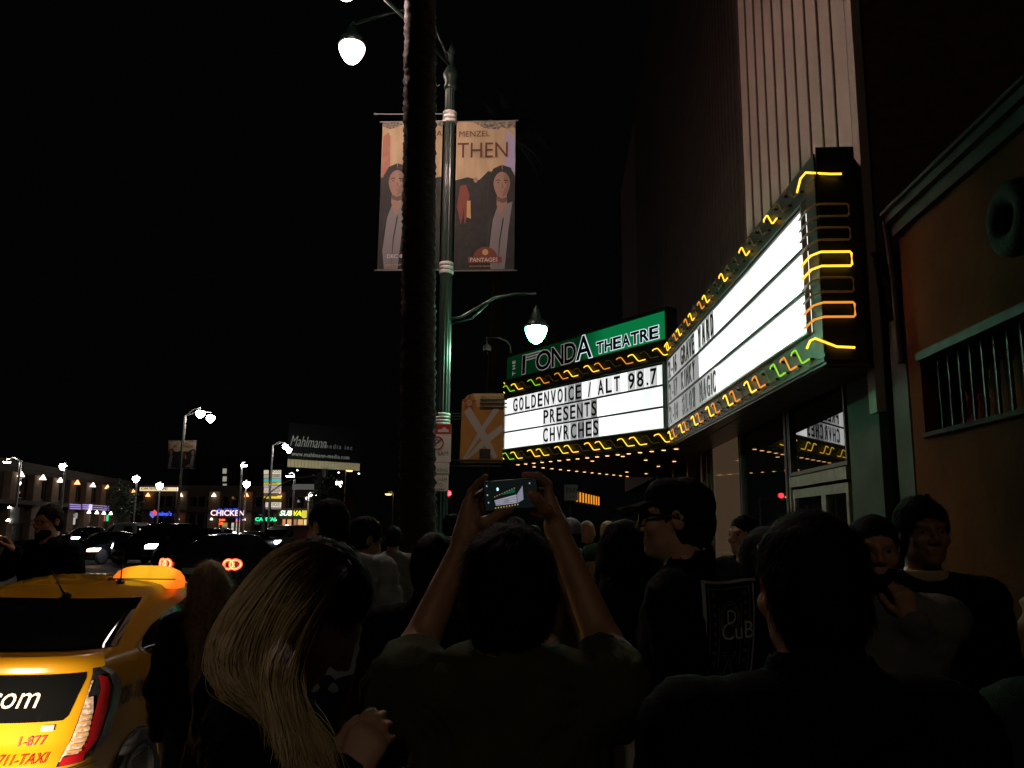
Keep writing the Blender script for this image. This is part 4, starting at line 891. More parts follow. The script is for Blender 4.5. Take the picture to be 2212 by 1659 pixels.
# sandwich shop
ss = thing('sandwich_shop', 'sandwich shop with green and yellow lit sign and bright front windows', 'building', P(640, 1140, Y=98)); YS2 = 97.5
def sx(x): return P(x, 1110, Y=YS2)[0]
def sz_(y): return P(640, y, Y=YS2)[2]
MB().box((sx(598), YS2, -.15), (sx(672), YS2+6, sz_(1098))).build('wall', brown, ss)
gs_ = MB().box((sx(604), YS2-.3, sz_(1115)), (sx(665), YS2-.05, sz_(1107))).build('sign_board', em('green_board', (.005, .2, .03), .8), ss)
put_text('lettering', 'SUB', glow('sub_white', (1, 1, .9), 1.5, sample=False), gs_, (sx(606), YS2-.35, sz_(1114)), EX, UP, .85, 1.0, .03, .015, shear=.25); put_text('lettering', 'WAY', glow('way_yellow', (1, .85, .02), 1.5, sample=False), gs_, (sx(626), YS2-.35, sz_(1114)), EX, UP, .85, 1.0, .03, .015, shear=.25)
MB().lathe([(.45, -.02), (.45, .02)], (sx(660), YS2-.38, sz_(1111)), 14, 'y').build('round_badge', glow('badge', (.8, .7, .05), .9, sample=False), gs_)
MB().box((sx(606), YS2-.1, sz_(1121)), (sx(664), YS2-.01, sz_(1117))).build('awning', mat('awning_red', (.15, .05, .02), .6), ss)
for xa, xb, c_ in ((612, 618, (.7, .28, .1)), (622, 634, (.8, .35, .12)), (636, 642, (.35, .2, .1)), (645, 656, (.75, .4, .15)), (658, 664, (.9, .7, .35))):
    w_ = MB().box((sx(xa), YS2-.12, .1), (sx(xb), YS2-.05, sz_(1122))).build('shop_window', em('sub_glow_%d' % xa, c_, .8), ss)
    MB().box((sx(xa), YS2-.16, 1.0), (sx(xb), YS2-.121, 1.1)).build('shelf', rail_m, w_)
# left wing, receding towards the viewer
wa = np.array([*P(285, 1062, Y=103)[:2]]); wb = np.array([*P(-60, 1022, Y=60)[:2]])
oW, eW, lenW, _ = frame2(wb, wa); nW = np.cross(eW, UP)
lw = thing('plaza_wing', 'left wing of the shopping plaza with a row of wall lamps and lilac shop signs', 'building', (oW[0]-3, oW[1]+10, 0))
MB().obox(oW, eW, UP, nW, (0, -.15, -10), (lenW, 6.4, 0)).build('wall', brown, lw); MB().obox(oW, eW, UP, nW, (0, 6.1, .01), (lenW, 6.7, .25)).build('parapet', brown, lw)
MB().obox(oW, eW, UP, nW, (0, 3.05, .01), (lenW, 3.4, 1.2)).build('canopy', brown, lw)
def wing(x, y): s, z = plane_hit(x, y, wb, wa); return s, z
for k, (x, y, wrm) in enumerate(((20, 1025, 0), (69, 1032, 0), (108, 1037.5, 0), (146, 1042.5, 1), (181, 1048, 0), (213.4, 1052.4, 1), (243.7, 1056.8, 1), (272, 1061, 1))):
    s, z = wing(x, y); q = oW+eW*s+UP*z+nW*.9
    MB().obox(oW, eW, UP, nW, (s-1.0, 0, .01), (s+.8, 5.7, .6)).build('pilaster', pil, lw)
    MB().lathe([(.3, -.16), (.05, .28)], q, 8).build('wall_lamp', sc_o if wrm else sc_w, lw)
    if k < 7:
        for j in range(2):
            f_ = MB().obox(oW, eW, UP, nW, (s+1.4+j*1.7, 3.6, .005), (s+2.9+j*1.7, 5.4, .05)).build('window', frame_d, lw); MB().obox(oW, eW, UP, nW, (s+1.5+j*1.7, 3.7, .051), (s+2.8+j*1.7, 5.3, .07)).build('pane', dark_glass, f_)
def wsign(x0, y0, x1, y1, c_, es_, nm='sign_board', off=1.25):
    sa, za = wing(x0, y0); sb, zb__ = wing(x1, y1)
    return MB().obox(oW, eW, UP, nW, (sa, zb__, off), (sb, za, off+.1)).build(nm, em('wing_%d_%d' % (x0, y0), c_, es_), lw)
lil = (.42, .3, .68)
for x0, x1, ya in ((120, 143.5, 1088), (149, 166, 1088.5), (173, 207, 1090.5)):
    for r_ in range(3): wsign(x0, ya+r_*4.3, x1, ya+3.6+r_*4.3, lil, .75)
wsign(161, 1089, 165, 1102, (.7, .6, 1), 1.1, off=1.4); wsign(233, 1095, 252, 1104, (.75, .78, .7), .7)
for x0, x1, y0, y1, c_, e_ in ((60, 66, 1104, 1108, (.9, .85, .95), 1.0), (61, 67, 1109, 1122, (.5, .42, .45), .45), (69, 79, 1104, 1108, (.9, .85, .95), 1.2), (75, 81, 1109, 1123, (.8, .75, .85), .7), (82, 90, 1105, 1109, (.9, .85, .95), 1.0), (85, 89, 1110, 1122, (.6, .55, .6), .5), (148, 156, 1110, 1115, (.6, .65, .55), .6), (148, 152, 1118, 1132, (.7, .75, .65), .6), (153, 158, 1118, 1133, (.6, .62, .55), .6), (160, 163, 1108, 1120, (.5, .52, .5), .4), (170, 175, 1110, 1128, (.35, .28, .22), .3), (181, 190, 1112, 1128, (.3, .16, .1), .3), (139, 142, 1106, 1132, (.5, .5, .45), .5)):
    wsign(x0, y0, x1, y1, c_, e_, 'shop_window', .08)
for x, y in ((75, 1099), (158, 1106), (176, 1107), (192, 1108), (208, 1109)):
    s, z = wing(x, y); MB().lathe([(.2, -.12), (.05, .2)], oW+eW*s+UP*z+nW*1.5, 8).build('wall_lamp', glow('small_sconce', (1, .9, .8), 7, sample=False), lw)
for x, c_ in ((217, (1, .05, .12)), (225, (.02, .8, .25))):
    s, z = wing(x, 1119); MB().obox(oW, eW, UP, nW, (s, z-.35, .2), (s+.8, z+.35, .25)).build('neon_sign', glow('small_neon_%d' % x, c_, 1.0, sample=False), lw)
# dark shrubs and trees against the lit signs
def leafy(name, c, r_, h_, label, n, trunkz=0.0, seed=1, mcol=(.03, .05, .02)):
    rs_ = np.random.default_rng(seed); t = thing(name, label, 'tree', (c[0], c[1], -.15)); lm = mat(name+'_leaf', mcol, .7, noise=.5, nscale=2)
    MB().tube([(c[0], c[1], -.15), (c[0]+.1, c[1], c[2]*.5), (c[0], c[1], c[2])], [.18, .13, .08], 8).build('trunk', stone_m, t)
    cl = rs_.normal(0, .5, (24, 3))*np.array([r_, r_, h_]); V = []; F_ = []
    for i in range(n):
        q = np.array(c)+cl[rs_.integers(24)]+rs_.normal(0, .22, 3)*r_; a = rs_.normal(0, 1, 3); a /= np.linalg.norm(a); b_ = np.cross(a, rs_.normal(0, 1, 3)); b_ /= np.linalg.norm(b_); s_ = .14*r_/1.5
        k = len(V); V += [q-a*s_, q+b_*s_*.5, q+a*s_, q-b_*s_*.5]; F_.append([k, k+1, k+2, k+3])
    link('crown', np_mesh('crown', V, np.array(F_)), lm, t)
c = P(700, 1068, Y=80); leafy('street_tree', c, 1.6, 1.5, 'dark bushy street tree left of the bright globe lamp', 2600, seed=4)
c = P(268, 1085, Y=85); leafy('street_tree', c, 1.4, 1.5, 'dark street tree in front of the plaza corner', 2600, seed=9)
# neighbouring lit marquee glimpsed under the soffit and a parking sign
nb_ = thing('small_neon_canopy', 'small distant shop canopy edged with yellow neon strips under the marquee', 'canopy', P(1270, 1070, Y=44)); a = P(1244, 1079, Y=44); b = P(1296, 1052, Y=53)
oN, eN, lenN, _ = frame2(a[:2], b[:2]); nN = np.cross(eN, UP); MB().obox(oN, eN, UP, nN, (0, a[2]-.25, -.5), (lenN, a[2]+.6, 0)).build('canopy_box', mat('canopy_yellow', (.2, .11, .02), .5, noise=.3), nb_)
for i in range(9): MB().obox(oN, eN, UP, nN, (lenN*i/9+.1, a[2]-.1, .01), (lenN*i/9+.28, a[2]+.42, .06)).build('neon_tube', neon_or, nb_)
ps = thing('parking_board', 'white parking lot board lettered PA behind the raised hand', 'sign', P(1235, 1070, Y=42)); a = P(1219, 1081, Y=42); b = P(1248, 1047, Y=42)
MB().box((a[0], 42, a[2]), (b[0], 42.06, b[2])).build('board', mat('parking_board', (.22, .22, .18), .6, emit=(.2, .2, .16), es=.05, sample=False), ps); put_text('lettering', 'PARK', rail_m, ps, (a[0]+.08, 41.99, b[2]-.42), EX, UP, .4, .72, .003); put_text('lettering', 'Lot', rail_m, ps, (a[0]+.3, 41.99, b[2]-.68), EX, UP, .22, .8, .003)
MB().tube([(a[0]+.3, 42.03, 0), (a[0]+.3, 42.03, a[2])], .04, 6).build('post', grey_metal, ps)
# ================================================================== cars
ZR = -.15
glass_car = mat('car_glass', (.004, .004, .004), .03, spec=.8)
tyre_m = mat('tyre', (.012, .012, .012), .8, bump=.3); rim_m = mat('rim', (.45, .45, .46), .3, metal=.9)
plastic_k = mat('black_plastic', (.012, .012, .012), .45)
class CarShape:
    n = 3.2
    def __init__(s, prof, Lr=.5, Lf=.6): s.p = np.array(prof); s.Lr = Lr; s.Lf = Lf
    def at(s, z): return [np.interp(z, s.p[:, 0], s.p[:, k]) for k in (1, 2, 3)]
    def rear(s, u, z):
        yr, yf, w_ = s.at(z); sg_ = -1 if u < 0 else 1; a = abs(u)
        if a <= 1: f = a*math.pi/2; return np.array([sg_*w_*math.sin(f)**(2/s.n) if f > 0 else 0, yr+s.Lr*(1-max(0, math.cos(f))**(2/s.n)) if a < 1 else yr+s.Lr, z])
        return np.array([sg_*w_, min(yr+s.Lr+(a-1), yf-s.Lf), z])
    def front(s, u, z):
        yr, yf, w_ = s.at(z); sg_ = -1 if u < 0 else 1; a = abs(u)
        if a <= 1: f = a*math.pi/2; return np.array([sg_*w_*(math.sin(f)**(2/s.n) if f > 0 else 0), yf-s.Lf*(1-(max(0, math.cos(f))**(2/s.n) if a < 1 else 0)), z])
        return np.array([sg_*w_, yf-s.Lf-(a-1), z])
    def body(s, name):
        zs = sorted(set(list(s.p[:, 0])+list(np.linspace(s.p[0, 0], s.p[-1, 0], 26))+list(s.p[-1, 0]-np.array([.004, .012, .025, .04]))))
        us = list(np.linspace(-1, 1, 27)); V = []; k = 0
        for z in zs:
            yr, yf, _ = s.at(z); e = yr+s.Lr > yf-s.Lf
            R1 = [s.rear(u, z) for u in us]; F1 = [s.front(u, z) for u in us[::-1]]
            if e:
                mid = (yr+yf)/2
                for q in R1: q[1] = min(q[1], mid)
                for q in F1: q[1] = max(q[1], mid)
            ring = R1+F1; k = len(ring); V += ring
        n = len(zs); F_ = [[i*k+j, i*k+(j+1) % k, (i+1)*k+(j+1) % k, (i+1)*k+j] for i in range(n-1) for j in range(k)]
        F_ += [[j for j in range(k)][::-1], [(n-1)*k+j for j in range(k)]]
        return np_mesh(name, V, F_, True)
    def patch(s, name, kind, rows, e=.006, nu=12, mir=False, nz=6):
        """rows: (z, u0, u1); kind rear/front"""
        fn = s.rear if kind == 'rear' else s.front; rows = np.array(rows); zs = np.unique(np.concatenate([rows[:, 0], np.linspace(rows[0, 0], rows[-1, 0], nz)]))
        V = []
        for z in zs:
            u0 = np.interp(z, rows[:, 0], rows[:, 1]); u1 = np.interp(z, rows[:, 0], rows[:, 2])
            for j in range(nu+1):
                u = u0+(u1-u0)*j/nu; u = -u if mir else u; d = .004
                p = fn(u, z); du = fn(u+d, z)-fn(u-d, z); dz = fn(u, z+d)-fn(u, z-d); nn = np.cross(du, dz)
                if kind == 'front': nn = -nn
                if nn[1]*(1 if kind == 'front' else -1) < 0 and abs(nn[1]) > .5*np.linalg.norm(nn): nn = -nn
                if abs(nn[0]) > .5*np.linalg.norm(nn) and nn[0]*p[0] < 0: nn = -nn
                V.append(p+nn/(np.linalg.norm(nn)+1e-9)*e)
        F_ = [[i*(nu+1)+j, i*(nu+1)+j+1, (i+1)*(nu+1)+j+1, (i+1)*(nu+1)+j] for i in range(len(zs)-1) for j in range(nu)]
        return np_mesh(name, V, F_, True)
def car_xf(x, y, h): return Matrix.Translation((x, y, ZR)) @ Matrix.Rotation(h, 4, 'Z')
def wheel_parts(T, t, x, y, r=.32, sgn=1):
    def place(me): me.transform(T); return me
    link('wheel_arch', place(MB().lathe([(r*1.16, -.03), (r*1.16, .006*sgn)], (x, y, r+.0), 20, 'x').mesh('wheel_arch')), rail_m, t)
    ty = link('wheel', place(MB().lathe([(r*.66, -.1), (r*.95, -.1), (r, -.06), (r, .04), (r*.95, .07*1), (r*.66, .07)], (x-(.03 if sgn > 0 else -.03), y, r), 20, 'x').mesh('wheel', True)), tyre_m, t)
    g = MB(); g.lathe([(r*.64, -.02), (r*.66, .02*sgn)], (x+.02*sgn, y, r), 18, 'x')
    link('rim', place(g.mesh('rim')), rim_m, ty)
SED = [(.2, .2, 4.3, .78), (.35, .02, 4.5, .86), (.55, 0, 4.55, .885), (.75, .03, 4.45, .885), (.86, .06, 4.1, .875), (.95, .12, 3.5, .86), (1.0, .35, 3.25, .82), (1.03, .62, 3.15, .76), (1.2, .95, 2.95, .68), (1.34, 1.25, 2.7, .6), (1.4, 1.45, 2.5, .52), (1.43, 1.7, 2.3, .3)]
SUV = [(.25, .2, 4.6, .82), (.42, .02, 4.78, .93), (.7, 0, 4.82, .95), (.95, .02, 4.7, .95), (1.08, .05, 4.2, .94), (1.15, .07, 3.7, .93), (1.3, .15, 3.45, .88), (1.55, .3, 3.1, .8), (1.72, .45, 2.8, .74), (1.8, .6, 2.5, .66), (1.84, .9, 2.3, .4)]
VAN = [(.22, .2, 4.75, .84), (.4, .02, 4.95, .93), (.65, 0, 5.0, .96), (.9, .02, 4.75, .96), (1.05, .04, 4.35, .95), (1.2, .08, 4.0, .92), (1.45, .18, 3.6, .86), (1.65, .3, 3.2, .8), (1.73, .5, 2.9, .7), (1.77, .9, 2.6, .4)]
def car(name, label, x, y, heading, prof, paint, front_lit=False, rear_lit=None, hl=None, group=None):
    t = thing(name, label, 'car', (x, y, ZR), group); T = car_xf(x, y, heading); S = CarShape(prof, .45, .6)
    H = S.p[-1, 0]; zb = H*.62 if H < 1.6 else H*.6
    def A(nm, me, m, par=None): me.transform(T); return link(nm, me, m, par or t)
    A('body', S.body('body'), paint)
    zt = S.p[-4, 0]+.03
    A('rear_window', S.patch('rear_window', 'rear', [(zb+.06, -.8, .8), (zt, -.72, .72)]), glass_car)
    A('windscreen', S.patch('windscreen', 'front', [(zb+.04, -.85, .85), (zt, -.8, .8)]), glass_car)
    for mir in (False, True):
        A('side_window', S.patch('side_window', 'rear', [(zb+.05, 1.1, 1.95), (zt-.02, 1.12, 1.75)], mir=mir), glass_car)
        A('side_window', S.patch('side_window', 'front', [(zb+.05, 1.02, 1.6), (zt-.02, 1.02, 1.1)], mir=mir), glass_car)
        A('headlight', S.patch('headlight', 'front', [(H*.40, .58, 1.08), (H*.47, .56, 1.16), (H*.505, .7, 1.18)], .02, mir=mir), hl if front_lit else mat('lamp_clear', (.3, .3, .3), .1, metal=.4))
        A('mirror', MB().box(((S.at(zb)[2]+.02)*(-1 if mir else 1)-.09, 3.0 if H < 1.6 else 3.25, zb+.02), ((S.at(zb)[2]+.02)*(-1 if mir else 1)+.1, 3.1 if H < 1.6 else 3.36, zb+.16)).mesh('mirror'), plastic_k)
        tl = rear_lit if rear_lit is not None else mat('lamp_red_off', (.12, .005, .005), .15)
        if rear_lit != 'rings':
            A('tail_light', S.patch('tail_light', 'rear', [(H*.5, .72, 1.1), (H*.56, .7, 1.18), (H*.6, .8, 1.15)], .01, mir=mir), tl)
        for wy in (.85, S.p[:, 2].max()-.95):
            w_ = S.at(.4)[2]*(-1 if mir else 1); wheel_parts(T, t, w_, wy, .32 if H < 1.6 else .38, -1 if mir else 1)
    A('grille', S.patch('grille', 'front', [(H*.3, -.4, .4), (H*.42, -.5, .5)], .01), plastic_k)
    A('number_plate', S.patch('number_plate', 'rear', [(H*.46, -.12, .12), (H*.54, -.12, .12)], .014), mat('plate_dim', (.08, .08, .08), .5))
    A('bumper', S.patch('bumper', 'rear', [(H*.2, -.98, .98), (H*.3, -.98, .98)], .012), plastic_k)
    return t, S, T, A
paint_k = mat('paint_black', (.006, .006, .007), .16, coat=1, spec=.6); paint_s = mat('paint_silver', (.42, .42, .43), .28, metal=.5, coat=1); paint_w = mat('paint_grey', (.25, .26, .27), .25, metal=.4, coat=1); paint_r = mat('paint_dark_red', (.15, .01, .01), .25, coat=1); paint_w2 = mat('paint_white', (.5, .5, .5), .25, coat=1)
hl_b = glow('headlight_on', (.85, .85, 1), 26); hl_w = glow('headlight_warm', (1, .6, .35), 8, sample=False); tl_on = glow('tail_light_on', (1, .05, .03), 9)
# oncoming SUV
c = P(270, 1172, Y=35.5)
t, S, T, A = car('parked_suv', 'black off-roader with both headlights on, left of the black sports car', c[0]+.84, c[1]+4.8, R(180-10), SUV, paint_k, True, hl=hl_b); t['category'] = 'car'
# black sports car with ring lights
c = P(425, 1215, Z=.62, Y=None)
cx_, cy_ = P(424, 1215, Y=18.6)[:2]
t, S, T, A = car('sports_car', 'black low car seen from behind with glowing red ring tail lights', cx_, cy_, R(0), [(q[0]*1.13, q[1], q[2], q[3]*1.06) for q in SED], paint_k, rear_lit='rings')
ringm = glow('ring_light', (1, .07, .03), 5); ringc = glow('ring_core', (1, .42, .14), 3, sample=False)
for sgn in (-1, 1):
    for k, off in enumerate((.71, .84)):
        g = MB(); u_ = off
        pts = [np.array([sgn*off+.10*math.cos(a), -.03+(.05 if off > .7 else .0), .96+.10*math.sin(a)]) for a in np.linspace(0, 2*math.pi, 17)]
        yy = [q for q in pts]; 
        for q in pts: q[1] = S.at(.95)[0]-.03+.45*(1-max(.02, 1-(abs(q[0])/.98)**3.2)**(1/3.2))
        me = MB().tube(pts, .03, 6, False).mesh('ring_light', True); me.transform(T); rl = link('tail_light', me, ringm, t)
        me = MB().tube([p_ for p_ in pts], .012, 5, False).mesh('core', True); me.transform(T @ Matrix.Translation((0, -.022, 0))); link('light_core', me, ringc, rl)
# silver minivan, silver sedan, others
c = P(552, 1165, Y=47); car('minivan', 'silver minivan with bright headlight waiting right of the black sports car', c[0]+2.03, c[1]+4.6, R(180-24), VAN, paint_s, True, hl=hl_b)
c = P(640, 1160, Y=56); car('silver_sedan', 'silver sedan crossing sideways in front of the sandwich shop', c[0]+1.4, c[1], R(82), SED, paint_s)
c = P(835, 1165, Y=30); car('silver_sedan', 'silver car with red tail lights on, close beside the palm trunk', c[0]-.6, c[1], R(-4), SED, paint_s, rear_lit=tl_on)
c = P(612, 1172, Y=53); car('dark_red_car', 'dark red car squeezed between minivan and silver sedan', c[0]+.3, c[1], R(-12), SED, paint_r, rear_lit=mat('tail_dim', (.2, .01, .01), .2, emit=(1, .08, .05), es=.8, sample=False))
c = P(522, 1222, Y=21); car('dark_red_car', 'dark car ahead of the black sports car, right of its lights', c[0]+2.2, c[1]+4.5, R(0), SED, paint_k, rear_lit=mat('tail_dim2', (.2, .01, .01), .2, emit=(1, .06, .04), es=2.5, sample=False))
c = P(185, 1183, Y=36); car('dark_sedan', 'dark sedan with one warm headlight beside the bearded man', c[0]+.5, c[1]+4.2, R(180-14), SED, paint_k, True, hl=hl_w)
c = P(60, 1190, Y=27); car('grey_sedan', 'grey sedan at the far left edge behind the pointing hand', c[0]-2.2, c[1]+3.4, R(180-20), SED, paint_w)
for x_, y_, lb, pt in ((325, 56, 'white van-like car roof behind the black off-roader', paint_w2), (455, 70, 'dark parked car in front of the chicken shop', paint_k), (510, 74, 'grey parked car right of the chicken shop windows', paint_w), (240, 70, 'dark parked car under the lilac signs', paint_k), (382, 78, 'grey parked car under the pizza sign', paint_w)):
    c = P(x_, 1150, Y=y_); car('parked_car', lb, c[0], c[1], R(75+random.uniform(-15, 15)), SUV if 'van' in lb else SED, pt, group='cars parked in front of the plaza')
for x_, y_, Y_, hd, lit, lb in ((158, 1160, 60, 168, 'h', 'far oncoming car with white headlights between the lamps at left'), (430, 1160, 62, 172, 'h', 'far oncoming car with two white headlights above the black car roof'), (512, 1168, 44, -2, 't', 'car with small red tail lights beyond the black sports car'), (690, 1160, 75, -3, 't', 'far car with red tail lights beside the grey-shirted man'), (880, 1150, 90, -2, 't', 'very far car with red tail lights by the palm')):
    c = P(x_, y_, Y=Y_); car('car_in_traffic', lb, c[0], Y_+(4.5 if lit == 'h' else 0), R(hd), SED, paint_k if x_ % 4 else paint_w, lit == 'h', hl=hl_b, rear_lit=tl_on if lit == 't' else None, group='cars in the evening traffic')
# ---------------------------------------------------------------- the taxi
PRI = [(.18, .14, 4.32, .78), (.28, .04, 4.42, .85), (.45, .0, 4.46, .872), (.6, .03, 4.44, .875), (.68, .10, 4.38, .875), (.8, .14, 4.2, .87), (.92, .19, 3.8, .862), (1.04, .27, 3.5, .84), (1.09, .27, 3.38, .82), (1.115, .33, 3.32, .80), (1.13, .42, 3.28, .79), (1.22, .68, 3.05, .73), (1.32, .98, 2.8, .67), (1.39, 1.22, 2.6, .62), (1.435, 1.45, 2.45, .575), (1.47, 1.7, 2.3, .50), (1.487, 1.9, 2.2, .36)]
taxi_paint = mat('taxi_yellow', (.50, .225, .006), .25, coat=.5, noise=.12, nscale=2, spec=.4)
tx, ty = -3.53, 4.46; thd = R(.5)
tt = thing('taxi', 'yellow hatchback taxi with lit orange roof sign, seen from behind at lower left', 'taxi', (tx, ty, ZR)); T = car_xf(tx, ty, thd) ; S = CarShape(PRI, .42, .7)
def A(nm, me, m, par=None): me.transform(T); return link(nm, me, m, par or tt)
bd = A('body', S.body('body'), taxi_paint)
A('rear_window', S.patch('rear_window', 'rear', [(1.135, -.93, .93), (1.16, -.925, .925), (1.37, -.80, .80), (1.375, -.76, .76)], .005, 26, nz=14), glass_car)
lp = A('lower_rear_window', S.patch('lower_rear_window', 'rear', [(.80, -.60, .60), (.82, -.63, .63), (1.0, -.70, .70), (1.03, -.69, .69)], .006, 24), glass_car)
A('spoiler', S.patch('spoiler', 'rear', [(1.045, -.84, .84), (1.10, -.86, .86)], .03, 24), taxi_paint)
lensr = mat('lens_red', (.35, .008, .012), .08, spec=.8, coat=1); lensc = mat('lens_clear', (.75, .6, .48), .1, coat=1, noise=.5, nscale=40, col2=(.25, .12, .05), stretch=(1, 1, 1.6)); lens_sm = mat('lens_smoke', (.02, .02, .02), .08, coat=1); lens_gr = mat('lens_grey', (.3, .28, .28), .12, metal=.5)
for mir in (False, True):
    base_ = A('tail_light', S.patch('tail_light', 'rear', [(.58, .66, .90), (.64, .675, .985), (.80, .72, 1.06), (.92, .745, 1.05), (1.0, .75, .97), (1.06, .75, .80)], .012, 16, mir, 12), lens_sm)
    A('red_lens', S.patch('red_lens', 'rear', [(.60, .69, .87), (.66, .80, .935), (.80, .845, .965), (.93, .86, .955), (.985, .82, .90), (1.0, .80, .83)], .02, 10, mir, 12), lensr, base_)
    A('red_lens', S.patch('red_lens', 'rear', [(.585, .68, .87), (.615, .685, .875)], .022, 6, mir, 3), lensr, base_)
    A('clear_lens', S.patch('clear_lens', 'rear', [(.622, .685, .80), (.70, .70, .83), (.82, .735, .83), (.90, .75, .80)], .022, 10, mir, 8), lensc, base_)
    for k in range(7): A('lens_rib', S.patch('lens_rib', 'rear', [(.63+k*.028, .70+k*.005, .815), (.64+k*.028, .70+k*.005, .815)], .028, 6, mir, 2), mat('lens_amber', (.55, .28, .1), .1, coat=1), base_)
    A('grey_trim', S.patch('grey_trim', 'rear', [(.62, .945, .99), (.80, .985, 1.05), (.93, .975, 1.04), (1.0, .91, .965), (1.04, .80, .86)], .024, 5, mir, 10), lens_gr, base_)
    A('chrome_edge', S.patch('chrome_edge', 'rear', [(.60, .93, .945), (.80, .972, .985), (.93, .962, .975)], .028, 3, mir, 8), chrome, base_)
    A('clear_edge', S.patch('clear_edge', 'rear', [(.60, .668, .683), (.8, .722, .737), (.98, .752, .768)], .02, 3, mir, 8), lensc, base_)
    q = A('quarter_window', S.patch('quarter_window', 'rear', [(1.02, 1.45, 1.95), (1.14, 1.20, 1.95), (1.2, 1.22, 1.9), (1.28, 1.42, 1.72), (1.34, 1.62, 1.66)], .005, 10, mir, 10), glass_car)
    A('window_trim', S.patch('window_trim', 'rear', [(1.0, 1.43, 1.45), (1.135, 1.16, 1.19), (1.2, 1.19, 1.215), (1.28, 1.385, 1.41), (1.35, 1.59, 1.61)], .008, 2, mir, 10), mat('window_trim', (.25, .2, .06), .2, coat=1), q)
    A('side_window', S.patch('side_window', 'rear', [(.98, 2.0, 2.7), (1.34, 1.75, 2.1)], .005, 10, mir), glass_car)
    A('roof_rail_seam', S.patch('roof_rail_seam', 'rear', [(1.40, 1.02, 1.35), (1.405, 1.02, 1.37)], .004, 6, mir, 2), plastic_k)
    for wy in (.92, 3.6): w_ = S.at(.4)[2]*(-1 if mir else 1); wheel_parts(T, tt, w_, wy, .31, -1 if mir else 1)
A('windscreen', S.patch('windscreen', 'front', [(1.0, -.9, .9), (1.38, -.85, .85)]), glass_car)
A('number_plate', S.patch('number_plate', 'rear', [(.60, -.12, .12), (.72, -.12, .12)], .01), mat('plate_white', (.5, .5, .48), .5))
A('bumper', S.patch('bumper', 'rear', [(.25, -1.0, 1.0), (.52, -1.0, 1.0)], .03, 24), taxi_paint)
A('plate_lamp', S.patch('plate_lamp', 'rear', [(.752, .47, .55), (.782, .47, .55)], .012), mat('reflector', (.8, .75, .65), .1, metal=.5, coat=1))
A('hatch_seam', S.patch('hatch_seam', 'rear', [(.555, -.98, .98), (.562, -.98, .98)], .032, 24, nz=2), rail_m)
def rear_text(s, u0, z, size, xs, m, par, e=.012, shear=0, kind='rear'):
    me = text_mesh(s, size, .0004, .0, xs, shear=shear); co = np.zeros(len(me.vertices)*3); me.vertices.foreach_get('co', co); co = co.reshape(-1, 3); out = []
    for x_, y_, z_ in co:
        # arc position: invert x on the rear curve, or run forward along the side when u0 >= 1
        if u0 >= 1: p = S.rear(u0+x_, z+y_); out.append(p+np.array([e+z_, 0, 0]))
        else:
            w_ = S.at(z+y_)[2]; X_ = u0+x_; a = min(.999, abs(X_)/w_); f = math.asin(a**(S.n/2)); p = S.rear(math.copysign(f/(math.pi/2), X_), z+y_); out.append(p+np.array([0, -e-z_, 0]))
    me.vertices.foreach_set('co', np.array(out, dtype=np.float32).ravel()); me.update(); return A('lettering', me, m, par)
rear_text('.com', .335, .875, .16, .95, mat('text_white', (.6, .5, .4), .5), lp, .012, .12)
redt = mat('text_red', (.35, .015, .01), .5)
rear_text('1-877', .585, .69, .068, .85, redt, bd, .012); rear_text('711-TAXI', .53, .61, .066, .85, redt, bd, .012)
rear_text('808-1000', 1.06, .80, .15, .72, mat('text_black', (.012, .01, .008), .5), bd, .006)
# antennas
def TP(x, y, z): v = T @ Vector((x, y, z)); return np.array(v)
an = MB().tube([TP(.17, 1.20, 1.385), TP(.165, 1.14, 1.44), TP(.15, 1.02, 1.58)], [.009, .007, .004], 6); an.lathe([(.035, -.01), (.03, .02), (.012, .035)], TP(.17, 1.2, 1.385), 12); an.build('antenna', plastic_k, tt)
MB().tube([TP(.17, 1.2, 1.39), TP(.05, 1.1, 1.352), TP(-.03, .98, 1.325)], .004, 5).build('antenna_cable', plastic_k, tt)
an = MB().tube([TP(.33, 1.6, 1.45), TP(.335, 1.6, 1.72)], [.005, .003], 6); an.lathe([(.03, -.01), (.03, .01), (.01, .03)], TP(.33, 1.6, 1.455), 12); an.build('antenna', plastic_k, tt)
# lit roof sign: low rounded wedge with two lamps glowing inside
sgm = mat('roof_sign_plastic', (.7, .25, .01), .35); nt = sgm.node_tree; b_ = nt.nodes['Principled BSDF']
vt = []
bulbs_at = [TP(.38, 1.76, 1.53), TP(.54, 1.76, 1.53)]
tcn = nt.nodes.new('ShaderNodeTexCoord'); acc = None
for q in bulbs_at:
    d_ = nt.nodes.new('ShaderNodeVectorMath'); d_.operation = 'DISTANCE'; d_.inputs[1].default_value = tuple(q); nt.links.new(tcn.outputs['Object'], d_.inputs[0])
    m1 = nt.nodes.new('ShaderNodeMapRange'); m1.interpolation_type = 'SMOOTHSTEP'; m1.inputs[1].default_value = .05; m1.inputs[2].default_value = .17; m1.inputs[3].default_value = 1; m1.inputs[4].default_value = 0; nt.links.new(d_.outputs['Value'], m1.inputs[0])
    if acc is None: acc = m1.outputs[0]
    else:
        ad = nt.nodes.new('ShaderNodeMath'); ad.operation = 'MAXIMUM'; nt.links.new(acc, ad.inputs[0]); nt.links.new(m1.outputs[0], ad.inputs[1]); acc = ad.outputs[0]
mxn = nt.nodes.new('ShaderNodeMix'); mxn.data_type = 'RGBA'; mxn.inputs[6].default_value = (1, .20, .012, 1); mxn.inputs[7].default_value = (1, .52, .02, 1); nt.links.new(acc, mxn.inputs[0]); nt.links.new(mxn.outputs[2], b_.inputs['Emission Color']); b_.inputs['Emission Strength'].default_value = .95
